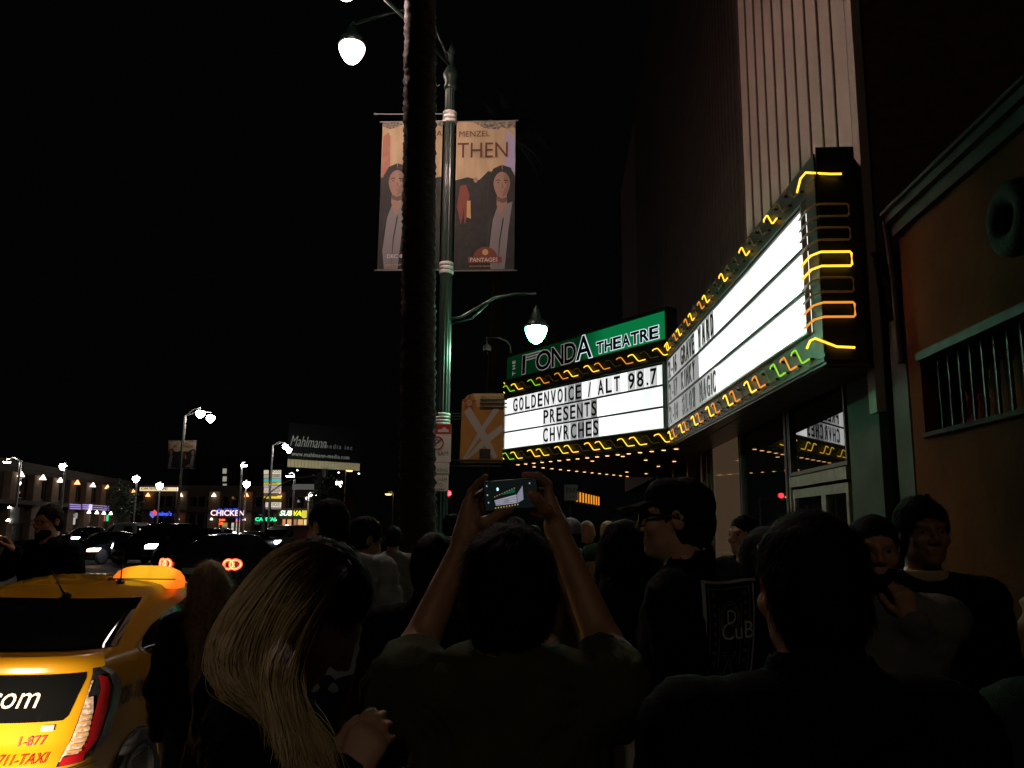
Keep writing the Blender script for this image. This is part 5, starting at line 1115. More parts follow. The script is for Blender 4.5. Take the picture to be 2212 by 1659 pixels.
V = []; n = 24; hw_, hd = .27, .11
for z, sx_, sy_ in ((1.43, 1, 1), (1.47, 1.0, 1), (1.53, .97, .8), (1.565, .88, .55), (1.587, .72, .3), (1.593, .5, .1)):
    for k in range(n):
        a = 2*math.pi*k/n; ca, sa = math.cos(a), math.sin(a); V.append(TP(.42+hw_*sx_*math.copysign(abs(ca)**.5, ca), 1.85+hd*sy_*math.copysign(abs(sa)**.6, sa), z-.025-.02*abs(ca)**3*(z > 1.5)))
F_ = [[i*n+k, i*n+(k+1) % n, (i+1)*n+(k+1) % n, (i+1)*n+k] for i in range(5) for k in range(n)]+[[5*n+k for k in range(n)]]
link('roof_sign', np_mesh('roof_sign', V, F_, True), sgm, tt)
MB().tube([TP(.16+.52*k/6, 1.85-.115, 1.475) for k in range(7)], .004, 5).build('sign_seam', plastic_k, tt)
# ================================================================== people
def skin(name, c): return mat(name, c, .5, noise=.18, nscale=14, bump=.12, bscale=90)
sk1 = skin('skin_medium', (.42, .23, .13)); sk2 = skin('skin_light', (.6, .36, .25)); sk3 = skin('skin_tan', (.24, .12, .065)); sk4 = skin('skin_red_lit', (.7, .34, .22))  # the red skin has the warm light on those faces put into its colour
def cloth(name, c, r=.85, **k): return mat(name, c, r, spec=.06, noise=k.pop('noise', .3), nscale=6, bump=.35, bscale=k.pop('bs', 260), **k)
hair_k = mat('hair_black', (.004, .0035, .003), .7, spec=.06, noise=.3, nscale=60); hair_b = mat('hair_brown', (.011, .007, .005), .7, spec=.08, noise=.4, nscale=60); hair_l = mat('hair_light_brown', (.3, .19, .09), .6, spec=.2, noise=.4, nscale=60); hair_bl = mat('hair_blond', (.36, .25, .12), .45, noise=.4, nscale=60)
jeans = cloth('jeans', (.02, .03, .05)); shoe_m = cloth('shoes', (.02, .02, .02), .6); black_c = cloth('black_cloth', (.0035, .0035, .004)); white_c = cloth('white_cloth', (.5, .48, .44)); grey_c = cloth('grey_cloth', (.36, .41, .43)); olive_c = cloth('olive_cloth', (.055, .065, .028)); navy_c = cloth('navy_cloth', (.012, .016, .026)); brown_c = cloth('brown_cloth', (.06, .04, .025)); green_c = cloth('green_cloth', (.03, .09, .04)); stripe_c = cloth('marl_cloth', (.15, .155, .14)); maroon_c = cloth('maroon_cloth', (.06, .014, .012)); tan_c = cloth('tan_cloth', (.5, .4, .25))
lens_g = mat('spectacle_lens', (.02, .02, .02), .03, spec=.8); eye_m = mat('eye_white', (.16, .14, .12), .15); iris_m = mat('iris', (.02, .012, .008), .1); lip_m = mat('lips', (.3, .1, .08), .4)
def Rz(a): c, s = math.cos(a), math.sin(a); return np.array([[c, -s, 0], [s, c, 0], [0, 0, 1.0]])
def Rx(a): c, s = math.cos(a), math.sin(a); return np.array([[1, 0, 0], [0, c, -s], [0, s, c.real]])
def Ry(a): c, s = math.cos(a), math.sin(a); return np.array([[c, 0, s], [0, 1.0, 0], [-s, 0, c]])
def strands(me, n, L, flow, rs_, width=.0009, lift=.25, name='hair_strands', zmin=None):
    nv = len(me.vertices); co = np.zeros(nv*3, np.float32); me.vertices.foreach_get('co', co); co = co.reshape(-1, 3); no = np.zeros(nv*3, np.float32); me.vertices.foreach_get('normal', no); no = no.reshape(-1, 3)
    ii = rs_.integers(0, nv, n); p = co[ii]+rs_.normal(0, .002, (n, 3)); nn = no[ii]
    fl = np.array([flow(q) for q in p]); t = fl-nn*(fl*nn).sum(1)[:, None]; t /= np.linalg.norm(t, axis=1)[:, None]+1e-6
    d = t+nn*lift+rs_.normal(0, .12, (n, 3)); d /= np.linalg.norm(d, axis=1)[:, None]; ln = L*rs_.uniform(.5, 1.2, n)[:, None]
    sd = np.cross(d, nn); sd /= np.linalg.norm(sd, axis=1)[:, None]+1e-6; sd *= width
    a = p-nn*.002; b = a+d*ln*.5+nn*.001; c = a+d*ln-nn*.1*ln
    V = np.stack([a-sd, a+sd, b-sd*.8, b+sd*.8, c], 1).reshape(-1, 3); k = np.arange(n)[:, None]*5
    F_ = [list(map(int, q)) for q in np.concatenate([k+[0, 1, 3], k+[0, 3, 2], k+[2, 3, 4]])]
    return np_mesh(name, V, np.array(F_), True)
def hand(Fd, w_, d, nrm, thumb, curl=.5, s=1.0, spread=.0):
    d = np.array(d, float); d /= np.linalg.norm(d); nrm = np.array(nrm, float); nrm -= d*(nrm@d); nrm /= np.linalg.norm(nrm); t = np.array(thumb, float); t -= d*(t@d)+nrm*(t@nrm); t /= np.linalg.norm(t)
    w_ = np.array(w_); K = []
    for i, (off, L) in enumerate(((.028, .092), (.009, .096), (-.010, .092), (-.027, .084))):
        kn = w_+(d*L+t*off)*s; Fd.cap(w_+t*off*.6*s+d*.01, kn, .016*s, .0125*s, k=.018); K.append(kn)
    for i, (kn, ln) in enumerate(zip(K, (.072, .08, .075, .06))):
        a0 = curl*(.7+.12*i); p = kn; fd = d+t*(.03-.02*i)*(1+spread*8)
        fd /= np.linalg.norm(fd)
        for seg, (fr, ra, rb) in enumerate(((.45, .0105, .0095), (.31, .0095, .0085), (.24, .0085, .0068))):
            ang = a0*(1.0+.35*seg); fd = fd*math.cos(ang)+nrm*math.sin(ang)*1.0; fd /= np.linalg.norm(fd); q = p+fd*ln*fr*s; Fd.cap(p, q, ra*s, rb*s, k=.004); p = q
    b = w_+(d*.022+t*.026+nrm*.008)*s; m_ = b+(d*.035+t*.026+nrm*.014)*s; e = m_+(d*.03+t*.006+nrm*.016*(1+curl))*s; e2 = e+(d*.024-t*.004+nrm*.010)*s
    Fd.cap(b, m_, .015*s, .012*s, k=.014); Fd.cap(m_, e, .012*s, .0105*s, k=.004); Fd.cap(e, e2, .0105*s, .008*s, k=.004)
def chain(Fd, pts, radii, k=.004):
    for a, b, ra, rb in zip(pts, pts[1:], radii, radii[1:]): Fd.cap(a, b, ra, rb, k=k)
PEOPLE = {}
def person(label, px, py, d, face, res=.012, sk=sk1, bw=1.0, hair='short', hm=hair_k, top='jacket', tm=black_c, pants=jeans, yaw=0, pitch=0, roll=0, hoff=(0, 0, 0), arms=None, z0=0.0, beard=None, glasses=None, hat=None, hatm=None, strandn=0, group=None, lean=0.0, collar=None, cuff=None, handsf=None, sleeve=None, fold=.004, name='person', eyes=False, gth=.0024, hairlen=.3, sz=None, shoulder_up=0.0):
    hw_ = P(px, py, d=d); f = R(face); R3 = Rz(f); hz = 1.632+hoff[2]
    s = sz or (hw_[2]-z0)/hz; Rh = R3 @ Rz(R(yaw)) @ Rx(-R(pitch)) @ Ry(R(roll)); hc = np.array([hoff[0], .012+hoff[1], hz])
    base = hw_-R3@(hc*s); base[2] = hw_[2]-hz*s
    W = lambda p: base+R3@(np.array(p, float)*s); H = lambda p: hw_+Rh@(np.array(p, float)*s)
    t = thing(name, label, 'person', (base[0], base[1], z0), group); rs_ = np.random.default_rng(int(px*7+py))
    q = lambda v: v*s
    su = shoulder_up
    sh = {sg: W((sg*.178*bw, 0, 1.405+su)) for sg in (-1, 1)}
    A_ = {}
    for sg in (-1, 1):
        if arms and arms.get(sg): e, w_ = arms[sg][:2]; e = W(e) if len(e) == 3 else np.array(e[:3]); w_ = W(w_) if len(w_) == 3 else np.array(w_[:3])
        else: e = W((sg*.235*bw, -.03, 1.13)); w_ = W((sg*.23*bw, .06, .89))
        A_[sg] = (e, w_)
    allp = [W((x, y, z)) for x in (-.27*bw, .27*bw) for y in (-.18, .22) for z in (0, 1.5)]+[hw_+np.array([a, b, c]) for a in (-.16, .16) for b in (-.16, .16) for c in (-.18, .15)]
    for sg in (-1, 1): allp += [A_[sg][0]-.08, A_[sg][0]+.08, A_[sg][1]-.2, A_[sg][1]+.2]
    allp = np.array(allp); lo, hi = allp.min(0), allp.max(0)
    # ---- body
    F_ = Field(lo, hi, res)
    F_.ell(W((0, 0, 1.28)), np.array([.155*bw, .105, .2])*s, R3, k=.04); F_.ell(W((0, .01, 1.06)), np.array([.135*bw, .1, .17])*s, R3, k=.04); F_.ell(W((0, -.01, .93)), np.array([.15*bw, .11, .12])*s, R3, k=.04)
    nk = H((0, -.022, -.07)); nb_ = W((0, -.015, 1.46)); F_.cap(nk, nb_, q(.055), q(.062), k=.03)
    for sg in (-1, 1):
        F_.cap(W((0, -.015, 1.44)), sh[sg], q(.055), q(.052), k=.05)
        F_.cap(sh[sg], A_[sg][0], q(.052), q(.040), k=.03); F_.cap(A_[sg][0], A_[sg][1], q(.043), q(.026), k=.02)
        F_.cap(W((sg*.085, 0, .9)), W((sg*.1, .015, .5)), q(.082), q(.055), k=.03); F_.cap(W((sg*.1, .015, .5)), W((sg*.105, -.03, .09)), q(.055), q(.038), k=.03); F_.cap(W((sg*.105, -.03, .05)), W((sg*.12, .15, .035)), q(.042), q(.034), k=.02)
        if handsf and handsf.get(sg): handsf[sg](F_, A_[sg][1])
        else:
            dd = A_[sg][1]-A_[sg][0]; dd /= np.linalg.norm(dd)
            if arms and arms.get(sg) and len(arms[sg]) > 2: dd, nrm, th, cu = arms[sg][2:]; hand(F_, A_[sg][1], R3@np.array(dd, float), R3@np.array(nrm, float), R3@np.array(th, float), cu, s)
            else: hand(F_, A_[sg][1], dd, R3@np.array([-sg, .1, 0]), R3@np.array([0, 1, 0.]), .35, s)
    HE = lambda c, r, k=.015, op='add', M=None: F_.ell(H(c), np.array(r)*s, Rh if M is None else Rh@M, k, op)
    HE((0, -.014, .032), (.074, .093, .084), .0); HE((0, .022, -.02), (.062, .072, .085), .03); HE((0, .028, -.075), (.05, .056, .04), .03); HE((0, .07, -.097), (.024, .022, .02), .025)
    for sg in (-1, 1):
        HE((sg*.034, .091, .002), (.017, .012, .012), .016, 'cut'); HE((sg*.043, .067, -.028), (.022, .02, .02), .02)
        F_.cap(H((sg*.008, .086, .022)), H((sg*.046, .074, .026)), q(.0095), q(.008), k=.012)
        HE((sg*.076, -.012, -.004), (.009, .020, .033), .008, M=Ry(R(sg*8))@Rx(R(-8)))
        HE((sg*.083, -.008, .002), (.006, .010, .016), .006, 'cut')
        HE((sg*.014, .1, -.036), (.010, .011, .009), .006)
    F_.cap(H((0, .09, .012)), H((0, .112, -.028)), q(.008), q(.0115), k=.010)
    F_.cap(H((-.02, .0885, -.062)), H((.02, .0885, -.062)), q(.0065), k=.006); F_.cap(H((-.014, .0885, -.073)), H((.014, .0885, -.073)), q(.007), k=.005); HE((0, .099, -.0675), (.022, .006, .0012), .002, 'cut')
    body = F_.mesh('body'); link('body', body, sk, t)
    if eyes:
        for sg in (-1, 1):
            eb = MB(); eb.lathe([(.0, -.0115*s), (.008*s, -.008*s), (.0115*s, 0), (.008*s, .008*s), (0, .0115*s)], H((sg*.0325, .0745, .001)), 10); eo = eb.build('eye', eye_m, t, True)
            c = H((sg*.0325, .0845, .001)); MB().obox(c, Rh[:, 0], Rh[:, 1], Rh[:, 2], (-.004*s, -.002*s, -.004*s), (.004*s, .0022*s, .004*s)).build('iris', iris_m, eo)
    # ---- clothes
    def wrinkle(a, fz): return lambda X, Y, Z: a*np.sin(X*38+Z*21+2*np.sin(Z*17+Y*11+px))*np.sin(Y*31-Z*fz+np.sin(X*23))
    C_ = Field(lo-.03, hi+.03, max(res, .009)); g_ = .016+(.012 if top in ('jacket', 'hoodie') else 0)
    C_.ell(W((0, 0, 1.27)), np.array([.165*bw, .118, .215])*s+g_*.5, R3, k=.05); C_.ell(W((0, .01, 1.05)), np.array([.155*bw, .115, .2])*s+g_*.6, R3, k=.06); C_.ell(W((0, 0, .93)), np.array([.165*bw, .125, .12])*s+g_*.5, R3, k=.05)
    sl_ = sleeve if sleeve is not None else (.55 if top == 'tee' else 1.0)
    for sg in (-1, 1):
        C_.cap(W((0, -.02, 1.435)), sh[sg], q(.055)+g_*.7, q(.06)+g_*.8, k=.05)
        e, w_ = A_[sg]
        if top == 'tee': ee = sh[sg]+(e-sh[sg])*sl_; C_.cap(sh[sg], ee, q(.055)+g_*.8, q(.050)+g_*.8, k=.03)
        else: C_.cap(sh[sg], e, q(.055)+g_, q(.046)+g_, k=.03); C_.cap(e, e+(w_-e)*.93, q(.047)+g_, q(.033)+g_, k=.03)
    if top in ('hoodie',): C_.ell(W((0, -.09, 1.46)), np.array([.13, .075, .075])*s, R3, k=.04)
    if top in ('jacket', 'hoodie'): C_.cap(W((0, -.02, 1.46)), W((0, -.02, 1.515)), q(.082), q(.078), k=.02)
    elif collar is None: C_.cap(W((0, -.02, 1.44)), W((0, -.015, 1.475)), q(.075), q(.07), k=.02)
    C_.cap(W((0, -.012, 1.47)), nk, q(.060), q(.085), k=.006, op='cut'); (C_.ell(W((0, .06, 1.495)), np.array([.045, .05, .035])*s, R3, k=.01, op='cut') if top in ('jacket', 'shirt', 'hoodie') else None)
    C_.warp(wrinkle(fold, 44)); C_.d -= fold*.5
    def folds(X, Y, Z):
        o_ = 0
        for sg in (-1, 1):
            c_ = sh[sg]; r_ = np.sqrt((X-c_[0])**2+(Y-c_[1])**2+(Z-c_[2])**2); an = np.arctan2(Z-c_[2], (X-c_[0])*-sg); o_ = o_+np.sin(an*9+r_*30+np.sin(X*60))*np.exp(-((r_-.13)/.07)**2)
        return -np.abs(o_)*fold*1.3
    C_.warp(folds); C_.half(W((0, 0, .86)), (0, 0, -1))
    link({'tee': 't_shirt', 'jacket': 'jacket', 'hoodie': 'hoodie', 'shirt': 'shirt', 'sweater': 'sweater'}[top], C_.mesh('top'), tm, t)
    if cuff is not None:
        for sg in (-1, 1):
            e = A_[sg][0]; dv = e-sh[sg]; ee = sh[sg]+dv*(sl_+.03); r_ = q(.050)+g_*.8+.004
            U = Field(ee-.12, ee+.12, .006); U.cap(ee-dv*.10, ee+dv*.10, r_, r_+.004, k=0); n_ = dv/np.linalg.norm(dv); U.half(ee+dv*.05, n_); U.half(ee-dv*.04, -n_); U.cap(ee-dv*.5, ee+dv*.6, r_-.012, r_-.012, k=0, op='cut'); link('sleeve_cuff', U.mesh('sleeve_cuff'), cuff, t)
    if collar is not None:
        U = Field(W((0, 0, 1.47))-.14, W((0, 0, 1.47))+.14, .006); U.cap(W((0, -.02, 1.445)), W((0, -.010, 1.485)), q(.098), q(.082), k=0); U.cap(W((0, -.02, 1.40)), W((0, -.01, 1.56)), q(.078), q(.068), k=0, op='cut'); U.half(W((0, 0, 1.505)), (0, 0, 1)); link('collar', U.mesh('collar'), collar, t)
    T_ = Field(lo-.02, np.array([hi[0], hi[1], z0+1.1*s]), .014)
    T_.ell(W((0, -.01, .93)), np.array([.16*bw, .12, .13])*s+.008, R3, k=.03)
    for sg in (-1, 1): T_.cap(W((sg*.085, 0, .9)), W((sg*.1, .015, .5)), q(.09), q(.068), k=.03); T_.cap(W((sg*.1, .015, .5)), W((sg*.107, -.03, .1)), q(.068), q(.058), k=.03)
    T_.half(W((0, 0, .99)), (0, 0, 1)); T_.half(W((0, 0, .07)), (0, 0, -1)); link('trousers', T_.mesh('trousers'), pants, t)
    for sg in (-1, 1):
        U = Field(W((sg*.11, .05, .05))-.2, W((sg*.11, .05, .05))+.2, .011); U.cap(W((sg*.106, -.04, .045)), W((sg*.122, .17, .036)), q(.047), q(.042), k=0); U.half(W((0, 0, .004)), (0, 0, -1)); link('shoe', U.mesh('shoe'), shoe_m, t)
    # ---- hair
    if hair != 'none':
        hres = min(res, .008); ext = .16+(hairlen if 'long' in hair else 0)
        G_ = Field(hw_-np.array([.17, .17, ext]), hw_+np.array([.17, .17, .15]), hres); GE = lambda c, r, k=.02, op='add': G_.ell(H(c), np.array(r)*s, Rh, k, op)
        if hair == 'bald':
            GE((0, -.03, .0), (.079, .082, .06)); GE((0, -.02, .075), (.075, .11, .062), .01, 'cut'); GE((0, .07, -.02), (.09, .075, .12), .01, 'cut'); GE((0, -.02, -.075), (.09, .12, .04), .01, 'cut')
        else:
            b_ = {'short': .008, 'crop': .0075, 'long': .014, 'full': .016}[hair]
            GE((0, -.018, .034), (.076+b_, .093+b_, .086+b_)); GE((0, -.048, -.03), (.066+b_, .06+b_, .07), .03)
            if hair == 'long': 
                G_.cap(H((0, -.05, -.02)), W((0, -.11, 1.46))+np.array([0, 0, 0]), q(.088), q(.085), k=.05); G_.cap(W((0, -.11, 1.46)), W((0, -.13, 1.46-hairlen*.6)), q(.085), q(.05), k=.05)
                for sg in (-1, 1): G_.cap(H((sg*.065, .0, .0)), W((sg*.085, -.02, 1.44)), q(.034), q(.04), k=.04)
            GE((0, .082, -.03), (.062, .06, .078), .018, 'cut')
            if hair != 'long':
                for sg in (-1, 1): GE((sg*.085, .0, -.03), (.02, .035, .045), .008, 'cut')
                GE((0, .0, -.125), (.12, .14, .055), .01, 'cut')
        G_.warp(lambda X, Y, Z: .0022*np.sin(X*190+9*np.sin(Z*23))*np.sin(Y*170+Z*60)+.0035*np.sin(X*61+Y*43)*np.sin(Z*57+px))
        hmesh = G_.mesh('hair'); ho_ = link('hair', hmesh, hm, t)
        if strandn:
            dn = np.array([0, 0, -1.0]); bk = -Rh[:, 1]
            crown = H((0, -.05, .1))
            def flow(p): v = p-crown; v[2] -= .04; return v+dn*.03
            st = strands(hmesh, strandn, .03 if hair != 'long' else .07, flow, rs_, .0007); so_ = link('hair_strands', st, hm, ho_); so_['kind'] = 'stuff'
    if beard is not None:
        G_ = Field(hw_-.2, hw_+.15, .006); GE = lambda c, r, k=.02, op='add': G_.ell(H(c), np.array(r)*s, Rh, k, op)
        GE((0, .036, -.075), (.06, .062, .05)); GE((0, .075, -.105), (.032, .03, .028)); GE((0, .06, .0), (.1, .1, .052), .01, 'cut'); GE((0, .105, -.068), (.02, .02, .009), .004, 'cut'); G_.warp(lambda X, Y, Z: .002*np.sin(X*300)*np.sin(Z*280+Y*200)); link('beard', G_.mesh('beard'), beard, t)
    if glasses is not None:
        g = MB(); 
        for sg in (-1, 1):
            ring = [H((sg*.034+.026*math.copysign(abs(math.cos(a))**.6, math.cos(a)), .108-.006*abs(math.cos(a)), .002+.018*math.copysign(abs(math.sin(a))**.6, math.sin(a)))) for a in np.linspace(0, 2*math.pi, 21)]
            g.tube(ring, q(gth), 5, False); g.tube([H((sg*.06, .102, .008)), H((sg*.077, .07, .008)), H((sg*.08, -.01, .006)), H((sg*.078, -.03, -.006))], q(gth*1.2), 5)
        g.tube([H((-.008, .107, .006)), H((0, .112, .009)), H((.008, .107, .006))], q(.0024), 5); go = g.build('glasses', glasses, t, True)
        for sg in (-1, 1): MB().poly([H((sg*.034+.024*math.cos(a), .1065, .002+.016*math.sin(a))) for a in np.linspace(0, 2*math.pi, 15)[:-1]]).build('lens', mat('clear_lens', (.6, .6, .6), .02, alpha=.12), go)
    if hat == 'beanie':
        G_ = Field(hw_-.16, hw_+.17, .008); GE = lambda c, r, k=.02, op='add': G_.ell(H(c), np.array(r)*s, Rh, k, op); GE((0, -.018, .045), (.092, .11, .095)); G_.half(H((0, 0, .03)), -(Rh@np.array([0, -.15, .99]))); G_.warp(lambda X, Y, Z: .002*np.sin(X*260)); bo_ = link('beanie', G_.mesh('beanie'), hatm, t)
    if hat == 'cap':
        G_ = Field(hw_-.16, hw_+.17, .006); GE = lambda c, r, k=.02, op='add': G_.ell(H(c), np.array(r)*s, Rh, k, op); GE((0, -.015, .042), (.084, .104, .080)); GE((0, .035, .07), (.062, .055, .05), .03); G_.half(H((0, 0, .022)), -(Rh@np.array([0, -.18, .98]))); co_ = link('cap', G_.mesh('cap'), hatm, t)
        G_ = Field(hw_-.26, hw_+.26, .005)
        for k in range(9):
            a = (k-4)*.016; G_.cap(H((a, .07, .052-abs(a)*.12)), H((a*.95, .185-abs(a)*.5, .018-a*a*3.5)), q(.0075), q(.005), k=.008)
        link('cap_peak', G_.mesh('cap_peak'), hatm, co_)
    PEOPLE[label] = (t, W, H, Rh, s, A_, sh)
    return PEOPLE[label]
# ---- far crowd first
person('bald man with pale glasses looking down, face lit orange, under the marquee', 1268, 1152, 8.2, 178, .008, sk4, hair='bald', hm=hair_b, pitch=38, tm=black_c, glasses=mat('pale_frames', (.7, .55, .4), .3), eyes=False)
person('woman in a green knitted hat in front of the bald man', 1285, 1222, 4.9, 172, .009, sk2, hair='long', hm=hair_b, hat='beanie', hatm=green_c, tm=green_c, top='shirt', eyes=True, pitch=8)
person('person in a grey beanie left of the bald man', 1230, 1157, 6.6, 20, .012, sk1, hat='beanie', hatm=grey_c, tm=grey_c, top='hoodie')
person('light brown haired person behind the long haired head', 1314, 1150, 9.5, -20, .014, sk1, hm=hair_l, tm=brown_c)
person('man in a tan jacket left of the bald man, turned aside', 1247, 1162, 9.3, 60, .014, sk1, hm=hair_b, tm=tan_c)
person('person with short hair just below the held up phone', 1112, 1152, 6.4, 5, .011, sk2, hm=hair_k, tm=grey_c, top='shirt', pitch=-5)
person('far person seen between phone and raised right arm', 1153, 1160, 9.0, 170, .013, sk2, hm=hair_b, tm=maroon_c, top='hoodie', eyes=True)
person('small dark head close to the palm, left of the raised hand', 977, 1139, 8.6, -6, .011, sk1, hm=hair_k, tm=black_c, hair='full')
person('far man in a pale grey shirt left of the palm trunk', 849, 1163, 8.2, 12, .011, sk1, hm=hair_k, tm=cloth('pale_grey_cloth', (.2, .2, .18)), top='shirt')
person('far head between capped man and long haired woman', 1390, 1158, 7.8, 30, .013, sk2, hm=hair_k, tm=navy_c)
person('distant dark jacketed person under the marquee lights', 1352, 1146, 11, 0, .014, sk1, tm=black_c)
person('distant person at the theatre doors', 1425, 1148, 12, 170, .014, sk1, tm=navy_c)
person('distant person beyond the red signal', 1020, 1143, 12.5, 0, .014, sk1, tm=black_c)
person('man with round face looking left before the beige shop window', 1606, 1156, 5.4, 128, .008, sk2, hm=hair_k, tm=black_c, hair='crop', yaw=-6, eyes=True)
person('person with thick dark hair right of the capped man, mostly hidden', 1660, 1228, 2.65, -8, .009, sk1, hm=hair_b, hair='full', tm=black_c, strandn=1600)
person('dark long haired woman between raised arm and capped man', 1346, 1196, 3.3, -5, .009, sk1, hm=hair_k, hair='long', hairlen=.35, tm=black_c, strandn=2500)
person('woman with fair hair and white blouse behind the raised-arm man', 1186, 1268, 2.5, 165, .009, sk2, hm=hair_bl, hair='long', tm=white_c, top='shirt', eyes=True)
person('dark haired person left of the raised-arm man', 941, 1228, 3.1, -4, .008, sk1, hm=hair_b, hair='full', tm=black_c, strandn=3000)
# bearded man by the cab, pointing
person('bearded man with glasses beside the taxi, pointing with a raised hand', 104, 1126, 7.2, 172, .007, sk4, hm=hair_b, hair='crop', z0=-.15, beard=hair_b, glasses=black_metal, tm=black_c, eyes=True, yaw=-8, pitch=6, bw=1.15,
       arms={1: ((*P(8, 1232, d=6.95), 1), (*P(30, 1190, d=6.7), 1))}, handsf={1: lambda F_, w_: hand(F_, w_, -_r*.35+UP*.8-_f*.2, -_r*.7-_f*.5, _r*.6-_f*.5, .55, 1.0)})
# pony woman by the cab
person('woman with long light brown hair beside the taxi, seen from behind', 452, 1266, 3.9, 18, .008, sk2, hm=hair_l, hair='long', hairlen=.5, tm=black_c, strandn=5000, yaw=8, bw=.82)
# the two men left of the palm
person('young man in a grey shirt turned away to the left', 707, 1138, 4.15, 34, .0065, sk2, hm=hair_k, hair='short', tm=grey_c, top='shirt', pitch=12, yaw=22, strandn=4000, bw=1.22, fold=.005, hoff=(-.03, .06, -.015))
person('dark haired man in black jacket right of the grey-shirted man', 789, 1166, 4.75, -48, .0065, sk1, hm=hair_k, hair='short', tm=black_c, pitch=22, strandn=4000)
# right hand group
person('young man with round cream collar and black sweater by the orange wall', 1994, 1152, 3.15, 178, .006, sk3, hm=hair_k, hair='full', tm=black_c, top='sweater', collar=tan_c, eyes=True, pitch=-4, bw=1.12, strandn=3000)
person('smiling bearded man in a grey marl top behind the large dark head', 1890, 1190, 3.0, 168, .0065, sk1, hm=hair_k, hair='crop', tm=stripe_c, top='sweater', beard=hair_k, eyes=True, bw=1.2,
       arms={-1: ((*P(1995, 1440, d=2.95), 1), (*P(1968, 1338, d=2.84), 1))}, handsf={-1: lambda F_, w_: hand(F_, w_, -_r*.25+UP, _f, -_r, 1.0, .95)})
person('person in a dark green jacket cut by the right edge', 2300, 1330, 1.9, 25, .011, sk1, hm=hair_k, tm=cloth('dark_green_cloth', (.02, .05, .035)), bw=1.1)
# capped man
pc = person('man in a black cap and dark-rimmed glasses, in profile facing left', 1460, 1121, 2.72, 78, .0055, sk2, hm=hair_b, hair='crop', hat='cap', hatm=cloth('cap_cloth', (.012, .014, .013)), glasses=black_metal, tm=black_c, top='jacket', bw=1.18, eyes=True, pitch=-2, gth=.0042)
t, W, H, Rh, s, A_, sh = pc
for k, ch in enumerate('NY'):
    me = text_mesh(ch, .035, .001); me.transform(Matrix.Translation((k*.018-.02, 0, 0))); o = H((0, .088, .075)); ex, ey = Rh[:, 0]*-1, Rh@np.array([0, -.35, .93]); ez = np.cross(ex, ey)
    me.transform(Matrix(((ex[0], ey[0], ez[0], o[0]), (ex[1], ey[1], ez[1], o[1]), (ex[2], ey[2], ez[2], o[2]), (0, 0, 0, 1)))); link('cap_emblem', me, white_c, t)
# printed back patch on the jacket of the person right of him
bp_ = thing('bandana', 'dark patterned bandana with pale border hanging down behind the capped man', 'bandana', P(1580, 1450, d=2.35)); bdk = cloth('bandana_cloth', (.012, .013, .014)); bdw = cloth('bandana_border', (.5, .5, .46)); bdp = cloth('bandana_print', (.2, .21, .18))
def bq(u, v):
    p = P(1513+u*118+6*math.sin(v*3)-5*u*v, 1252+v*205+4*math.sin(u*5), d=2.36-.10*u+.012*math.sin(u*9+v*2)); return p
def bgrid(u0, u1, v0, v1, off, m, nm, par, n=10):
    V = []; 
    for sd in (0, 1):
        for j in range(n+1):
            for i in range(n+1): p = bq(u0+(u1-u0)*i/n, v0+(v1-v0)*j/n); V.append(p-np.array([0, off+sd*-.002, 0]))
    k = (n+1)**2; F_ = [[j*(n+1)+i, j*(n+1)+i+1, (j+1)*(n+1)+i+1, (j+1)*(n+1)+i] for j in range(n) for i in range(n)]; F_ += [[a+k for a in q[::-1]] for q in F_]
    return link(nm, np_mesh(nm, V, F_, True), m, par)
bgrid(0, 1, 0, 1, .0, bdk, 'cloth', bp_, 16)
for a in ((0, .07, 0, 1), (.0, 1, 0, .03), (.93, .96, .05, 1)): bgrid(*a, .004, bdw, 'border', bp_, 12)
for a in ((.12, .135, .08, 1), (.86, .875, .08, 1), (.13, .87, .08, .09), (.3, .315, .25, .9), (.7, .715, .25, .9)): bgrid(*a, .004, bdp, 'print_line', bp_, 10)
def bcurve(pts, nm='print_line', w_=.0016):
    MB().tube([bq(u, v)-np.array([0, .006, 0]) for u, v in pts], w_, 4).build(nm, bdp, bp_)
for k in range(8):
    v = .15+k*.1; 
    for u in (.215, .79): bcurve([(u+.035*math.cos(a)*(1-a/9), v+.028*math.sin(a)*(1-a/9)) for a in np.linspace(0, 7.5, 14)])
bcurve([(.5+.17*math.cos(a), .42+.17*math.sin(a)*1.2) for a in np.linspace(0, 6.28, 25)]); bcurve([(.5+.14*math.cos(a), .42+.14*math.sin(a)*1.2) for a in np.linspace(0, 6.28, 25)])
bcurve([(.38, .75), (.5, .9), (.62, .75), (.38, .75)]); bcurve([(.42, .98), (.5, .8), (.58, .98)])
p0 = bq(.42, .45); ex = bq(.9, .45)-bq(.42, .45); put_text('lettering', 'D', bdw, bp_, p0-np.array([0, .014, 0]), ex, UP, .055, .7, .0005); put_text('lettering', 'CuB', bdw, bp_, bq(.33, .62)-np.array([0, .014, 0]), ex, UP, .065, .8, .0005)
# large dark head close to the viewer
person('broad man in black seen from behind, large dark head at right foreground', 1748, 1274, 1.38, 6, .0065, sk4, hm=hair_k, hair='short', tm=black_c, top='jacket', bw=1.12, strandn=9000)
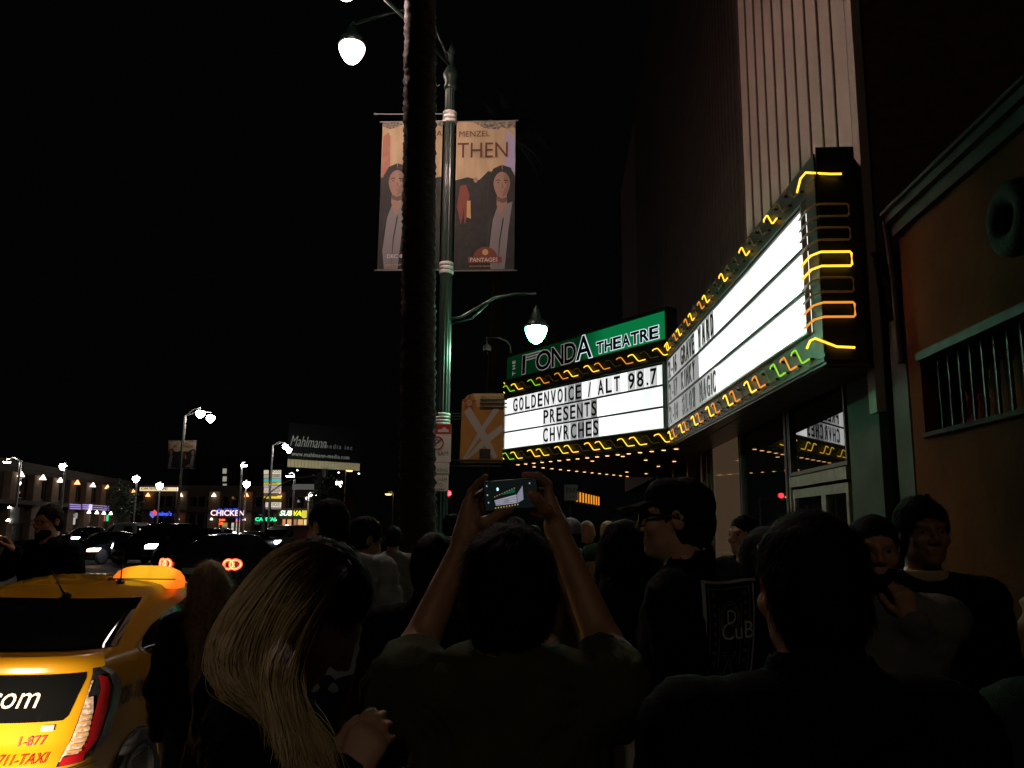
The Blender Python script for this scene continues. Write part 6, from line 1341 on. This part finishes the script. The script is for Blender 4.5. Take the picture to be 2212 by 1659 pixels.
# ---- man with raised phone
def lefth(F_, w_):
    pm = P(1016, 1118, d=2.03); kn = [P(1010, 1088, d=2.03), P(1020, 1080, d=2.055), P(1026, 1092, d=2.07), P(1028, 1105, d=2.08)]
    for k in kn: F_.cap(w_, k, .019, .0135, k=.02)
    F_.cap(w_, pm, .026, .024, k=.02)
    chain(F_, [kn[0], P(1019, 1062, d=2.04), P(1034, 1043, d=2.03), P(1049, 1029, d=2.015)], [.0115, .0105, .0095, .0078])
    chain(F_, [kn[1], P(1046, 1062, d=2.09), P(1072, 1058, d=2.085), P(1090, 1062, d=2.075)], [.011, .010, .0095, .008]); chain(F_, [kn[2], P(1052, 1082, d=2.10), P(1078, 1080, d=2.09), P(1094, 1082, d=2.075)], [.0105, .0098, .009, .0078]); chain(F_, [kn[3], P(1046, 1100, d=2.09), P(1068, 1096, d=2.08), P(1080, 1095, d=2.07)], [.0095, .009, .008, .007])
    chain(F_, [P(1020, 1140, d=2.01), P(1048, 1128, d=1.985), P(1078, 1112, d=1.99), P(1104, 1102, d=2.0)], [.016, .0135, .0115, .0088], .01)
def righth(F_, w_):
    kn = [P(1188, 1078, d=2.03), P(1192, 1080, d=2.055), P(1190, 1095, d=2.07), P(1186, 1110, d=2.08)]
    for k in kn: F_.cap(w_, k, .019, .0135, k=.02)
    chain(F_, [kn[0], P(1184, 1046, d=2.04), P(1163, 1028, d=2.025), P(1133, 1026, d=2.01)], [.0122, .011, .010, .0085])
    chain(F_, [kn[1], P(1176, 1062, d=2.09), P(1150, 1058, d=2.085), P(1132, 1062, d=2.075)], [.011, .010, .0095, .008]); chain(F_, [kn[2], P(1172, 1085, d=2.10), P(1148, 1082, d=2.09), P(1130, 1083, d=2.075)], [.0105, .0098, .009, .0078]); chain(F_, [kn[3], P(1168, 1113, d=2.07), P(1150, 1108, d=2.06)], [.0095, .009, .0075])
    chain(F_, [P(1196, 1125, d=2.0), P(1178, 1100, d=1.965), P(1157, 1076, d=1.955), P(1145, 1063, d=1.96)], [.0175, .0145, .0125, .0098], .012)
ab = [P(1018-12, 1163, d=2.0), P(1203, 1143, d=2.0)]; el = [P(902, 1402, d=1.86), P(1305, 1392, d=1.86)]
hero = person('man in an olive shirt holding up a phone with both hands, seen from behind', 1100, 1282, 1.62, 1, .0055, sk1, hm=hair_k, hair='full', tm=olive_c, top='tee', bw=1.08, pitch=-6, strandn=14000, sleeve=.45, fold=.007, cuff=white_c,
    arms={-1: ((*el[0], 1), (*ab[0], 1)), 1: ((*el[1], 1), (*ab[1], 1))}, handsf={-1: lefth, 1: righth}, shoulder_up=.02, hoff=(0, 0, -.025))
ph = thing('smartphone', 'black smartphone held up sideways, its screen showing the marquee', 'phone', P(1103, 1070, d=2.03)); ca = P(1046, 1106, d=2.035); cb = P(1166, 1097, d=2.035); cc_ = P(1041, 1041, d=2.035); ex = cb-ca; wph = np.linalg.norm(ex); ex /= wph; ey = cc_-ca; ey -= ex*(ey@ex); hph = np.linalg.norm(ey); ey /= hph; ez = np.cross(ex, ey)
MB().obox(ca, ex, ey, ez, (0, 0, -.009), (wph, hph, 0)).build('body', plastic_k, ph); scr = MB().obox(ca, ex, ey, ez, (.004, .003, .0001), (wph-.004, hph-.003, .0008)).build('screen', mat('screen_black', (.004, .005, .005), .08, emit=(.004, .006, .006), es=1), ph)
def sq(pts, c, e, nm='screen_image', k=1):
    MB().oprism(ca, ex, ey, ez, [(x*wph, y*hph) for x, y in pts], .0009+k*.00012, .00095+k*.00012).build(nm, mat('screen_%d_%d_%d' % tuple(int(v*99) for v in c)+'_%d' % int(e*9), (.01, .01, .01), .3, emit=c, es=e, sample=False), scr)
sq([(.22, .18), (.6, .22), (.6, .5), (.2, .36)], (.5, .5, .62), .6); sq([(.61, .22), (.72, .32), (.72, .78), (.61, .5)], (.42, .42, .55), .5); sq([(.35, .52), (.58, .58), (.58, .68), (.4, .6)], (.0, .16, .08), .5)
for k in range(3): sq([(.21, .2+.06*k), (.6, .26+.08*k), (.6, .275+.08*k), (.21, .215+.06*k)], (.02, .02, .02), .5, k=2)
sq([(.36, .22), (.45, .23), (.47, .41), (.38, .38)], (.3, .3, .36), .6, k=2)
for k in range(9): sq([(.2+.05*k, .08+.008*k), (.22+.05*k, .08+.008*k), (.22+.05*k, .13+.008*k), (.2+.05*k, .12+.008*k)], (.8, .6, .2), .5); sq([(.2+.045*k, .46+.03*k), (.22+.045*k, .46+.03*k), (.22+.045*k, .49+.03*k), (.2+.045*k, .49+.03*k)], (.7, .5, .2), .4)
MB().oprism(ca, ex, ey, ez, [(wph*(.27+.022*math.cos(a)), hph*(.72+.06*math.sin(a))) for a in np.linspace(0, 6, 10)], .001, .0012).build('screen_image', glow('screen_lamp', (.6, .95, .9), 1.1, sample=False), scr)
for x_, y_ in ((.08, .85), (.08, .55), (.09, .3), (.85, .84)): MB().oprism(ca, ex, ey, ez, [(wph*(x_+.012*math.cos(a)), hph*(y_+.03*math.sin(a))) for a in np.linspace(0, 6, 8)], .001, .0012).build('screen_icon', glow('screen_icon', (.4, .5, .5), .8, sample=False), scr)
nl = P(1146, 1065, d=1.947); MB().lathe([(0, .0), (.006, .001), (.0, .004)], nl, 8, 'y').build('thumb_nail', mat('nail', (.6, .45, .38), .25, coat=.5), hero[0])
MB().tube([hero[2]((-.055, -.06, -.10)), hero[2]((-.056, -.065, -.14))], .0012, 5).build('necklace_clasp', chrome, hero[0])
# ---- blonde woman
def blh(F_, w_):
    hand(F_, w_, (.75, .35, -.15), (.1, .5, .8), (-.3, 1, .2), .75, .95)
wl = P(742, 1705, d=1.27)
def blh2(F_, w_): hand(F_, w_, UP*.85+_r*.42+_f*.25, _f*.9-UP*.2+_r*.2, -_r*.9+UP*.2, .8, .88)
blo = person('woman with long blonde streaked hair bowed over her phone, left foreground', 672, 1322, 1.52, -72, .0055, sk2, hm=hair_b, hair='short', tm=black_c, top='sweater', pitch=42, strandn=7000, hoff=(0, .07, -.055), bw=.95,
    arms={-1: ((-.24, .06, 1.12), (-.20, .30, 1.2)), 1: ((*P(560, 1760, d=1.12), 1), (*wl, 1))}, handsf={1: blh2})
t, W, H, Rh, s, A_, sh = blo
bph = thing('smartphone', 'dark phone in the hand of the blonde woman', 'phone', P(745, 1600, d=1.33)); c = P(752, 1602, d=1.345); MB().obox(c, _r, np.array([.25, .6, .75])/1.0, np.array([-.2, .75, -.6]), (-.055, -.035, -.004), (.06, .035, .004)).build('body', plastic_k, bph)
bm_ = bpy.data.materials.new('hair_streaked_blonde'); bm_.use_nodes = True; nt = bm_.node_tree; b_ = nt.nodes['Principled BSDF']; b_.inputs['Roughness'].default_value = .42; b_.inputs['Specular IOR Level'].default_value = .6
at = nt.nodes.new('ShaderNodeAttribute'); at.attribute_name = 'tone'; rp = nt.nodes.new('ShaderNodeValToRGB'); cr = rp.color_ramp
cr.elements[0].position = 0; cr.elements[0].color = (.02, .012, .007, 1); cr.elements[1].position = 1; cr.elements[1].color = (.85, .7, .42, 1); e_ = cr.elements.new(.35); e_.color = (.09, .055, .028, 1); e_ = cr.elements.new(.6); e_.color = (.6, .46, .24, 1)
nt.links.new(at.outputs['Fac'], rp.inputs[0]); nt.links.new(rp.outputs[0], b_.inputs['Base Color'])
# guides in photo coordinates with distance: root at the parting, over the crown, down
G5 = [ # (x, y, d) polylines from back-left outline to the front strands
 [(735, 1190, 1.50), (670, 1172, 1.47), (600, 1190, 1.44), (540, 1255, 1.40), (490, 1340, 1.38), (462, 1420, 1.38), (470, 1475, 1.40), (520, 1500, 1.40), (590, 1520, 1.38), (640, 1570, 1.35), (650, 1665, 1.33)],
 [(740, 1195, 1.49), (680, 1182, 1.445), (615, 1215, 1.405), (560, 1285, 1.37), (515, 1365, 1.35), (490, 1430, 1.35), (505, 1480, 1.36), (560, 1510, 1.37), (610, 1545, 1.35), (648, 1610, 1.33), (655, 1680, 1.31)],
 [(745, 1200, 1.48), (695, 1195, 1.42), (640, 1240, 1.375), (595, 1310, 1.35), (560, 1385, 1.335), (550, 1450, 1.33), (575, 1510, 1.33), (610, 1560, 1.33), (635, 1600, 1.32), (650, 1640, 1.31), (660, 1700, 1.30)],
 [(750, 1208, 1.47), (712, 1215, 1.405), (670, 1265, 1.355), (630, 1335, 1.33), (600, 1400, 1.315), (592, 1460, 1.31), (605, 1520, 1.31), (625, 1575, 1.31), (645, 1620, 1.30), (655, 1660, 1.30), (665, 1710, 1.29)],
 [(755, 1218, 1.47), (730, 1240, 1.40), (700, 1290, 1.35), (665, 1350, 1.325), (635, 1415, 1.31), (620, 1475, 1.30), (628, 1530, 1.30), (645, 1585, 1.30), (660, 1630, 1.29), (672, 1670, 1.29), (680, 1720, 1.28)]]
Gp = np.array([[P(a, b+(8 if b < 1300 else 0), d=c-.035-.14*min(1, max(0, (b-1330)/170))) for a, b, c in g] for g in G5]); ng, npnt = Gp.shape[:2]
ns = 13000; seg = 20; rs_ = np.random.default_rng(11); V = np.zeros((ns, seg+1, 2, 3)); TN = np.zeros((ns, seg+1, 2))
def cr_interp(pts, u):
    x = u*(len(pts)-1); i = np.clip(x.astype(int), 0, len(pts)-2); f = (x-i)[:, None]; p0 = pts[np.maximum(i-1, 0)]; p1 = pts[i]; p2 = pts[i+1]; p3 = pts[np.minimum(i+2, len(pts)-1)]
    return .5*(2*p1+(p2-p0)*f+(2*p0-5*p1+4*p2-p3)*f**2+(3*p1-p0-3*p2+p3)*f**3)
uu = np.linspace(0, 1, seg+1); vd = -_f
locks = rs_.uniform(0, 1, 130); lt = rs_.uniform(-.22, .22, 130); lofs = rs_.normal(0, .007, (130, 3)); lph = rs_.uniform(0, 6.28, 130)
for i in range(ns):
    li = rs_.integers(130); a = np.clip(locks[li]+rs_.normal(0, .032), 0, .999)*(ng-1); k = int(a); f = a-k; g = Gp[k]*(1-f)+Gp[min(k+1, ng-1)]*f
    u0 = rs_.uniform(0, .12); ln = rs_.uniform(.75, 1.0); c = cr_interp(g, u0+(ln-u0)*uu)
    depth = rs_.uniform(0, 1)**1.4; c = c+(_f*(.045*depth))[None]*np.sin(math.pi*np.clip(uu*.9+.05, 0, 1))[:, None]+(lofs[li]*uu[:, None]*1.6)+rs_.normal(0, .0022, 3)+np.outer(uu, rs_.normal(0, .004, 3))
    c += (.0018*np.sin(uu*9+i)+.006*uu*np.sin(uu*7+lph[li])+(rs_.normal(0, .012)*uu**2 if i % 9 == 0 else 0))[:, None]*_r
    tg = np.gradient(c, axis=0); sd = np.cross(tg, vd); sd /= np.linalg.norm(sd, axis=1)[:, None]+1e-9; wd = (.00055*(1-.7*uu**3))[:, None]*rs_.uniform(.6, 1.3)
    V[i, :, 0] = c-sd*wd; V[i, :, 1] = c+sd*wd
    tone = np.clip(.16+1.05*np.clip((uu-.10)*2.4, 0, .55)+lt[li]*1.2*np.clip(uu*4, 0, 1)+rs_.normal(0, .06)-.22*(a > 2.2)*(uu < .55)+.1*(a < 1.2), 0, 1); TN[i] = tone[:, None]
base_ = (np.arange(ns)*(seg+1)*2)[:, None]+(np.arange(seg)*2)[None]; base_ = base_.reshape(-1, 1); Fq = np.concatenate([base_, base_+1, base_+3, base_+2], 1)
VU = []; TU = []; nc = 40; nr = 9
for sd_ in (0, 1):
    for j in range(nr):
        a = j/(nr-1)*(ng-1)*.999; k = int(a); f = a-k; g = Gp[k]*(1-f)+Gp[min(k+1, ng-1)]*f; c = cr_interp(g, np.linspace(.02, .93, nc))+_f[None]*(.012+.02*sd_+.004*np.sin(np.arange(nc)*.5+j)[:, None]); VU.append(c); TU.append(np.clip(.05+.8*np.clip((np.linspace(0, 1, nc)-.1)*2.4, 0, .5)+.1*math.sin(j*2.3), 0, 1))
FU = [[(sd_*nr+j)*nc+i, (sd_*nr+j)*nc+i+1, (sd_*nr+j+1)*nc+i+1, (sd_*nr+j+1)*nc+i] for sd_ in (0, 1) for j in range(nr-1) for i in range(nc-1)]
mu = np_mesh('under_hair', np.concatenate(VU), np.array(FU), True); at2 = mu.attributes.new('tone', 'FLOAT', 'POINT'); at2.data.foreach_set('value', np.concatenate(TU).astype(np.float32)); link('under_hair', mu, bm_, t)
me = np_mesh('hair_lengths', V.reshape(-1, 3), Fq, True); at_ = me.attributes.new('tone', 'FLOAT', 'POINT'); at_.data.foreach_set('value', TN.reshape(-1).astype(np.float32)); hl_ = link('hair_lengths', me, bm_, t); hl_['kind'] = 'stuff'
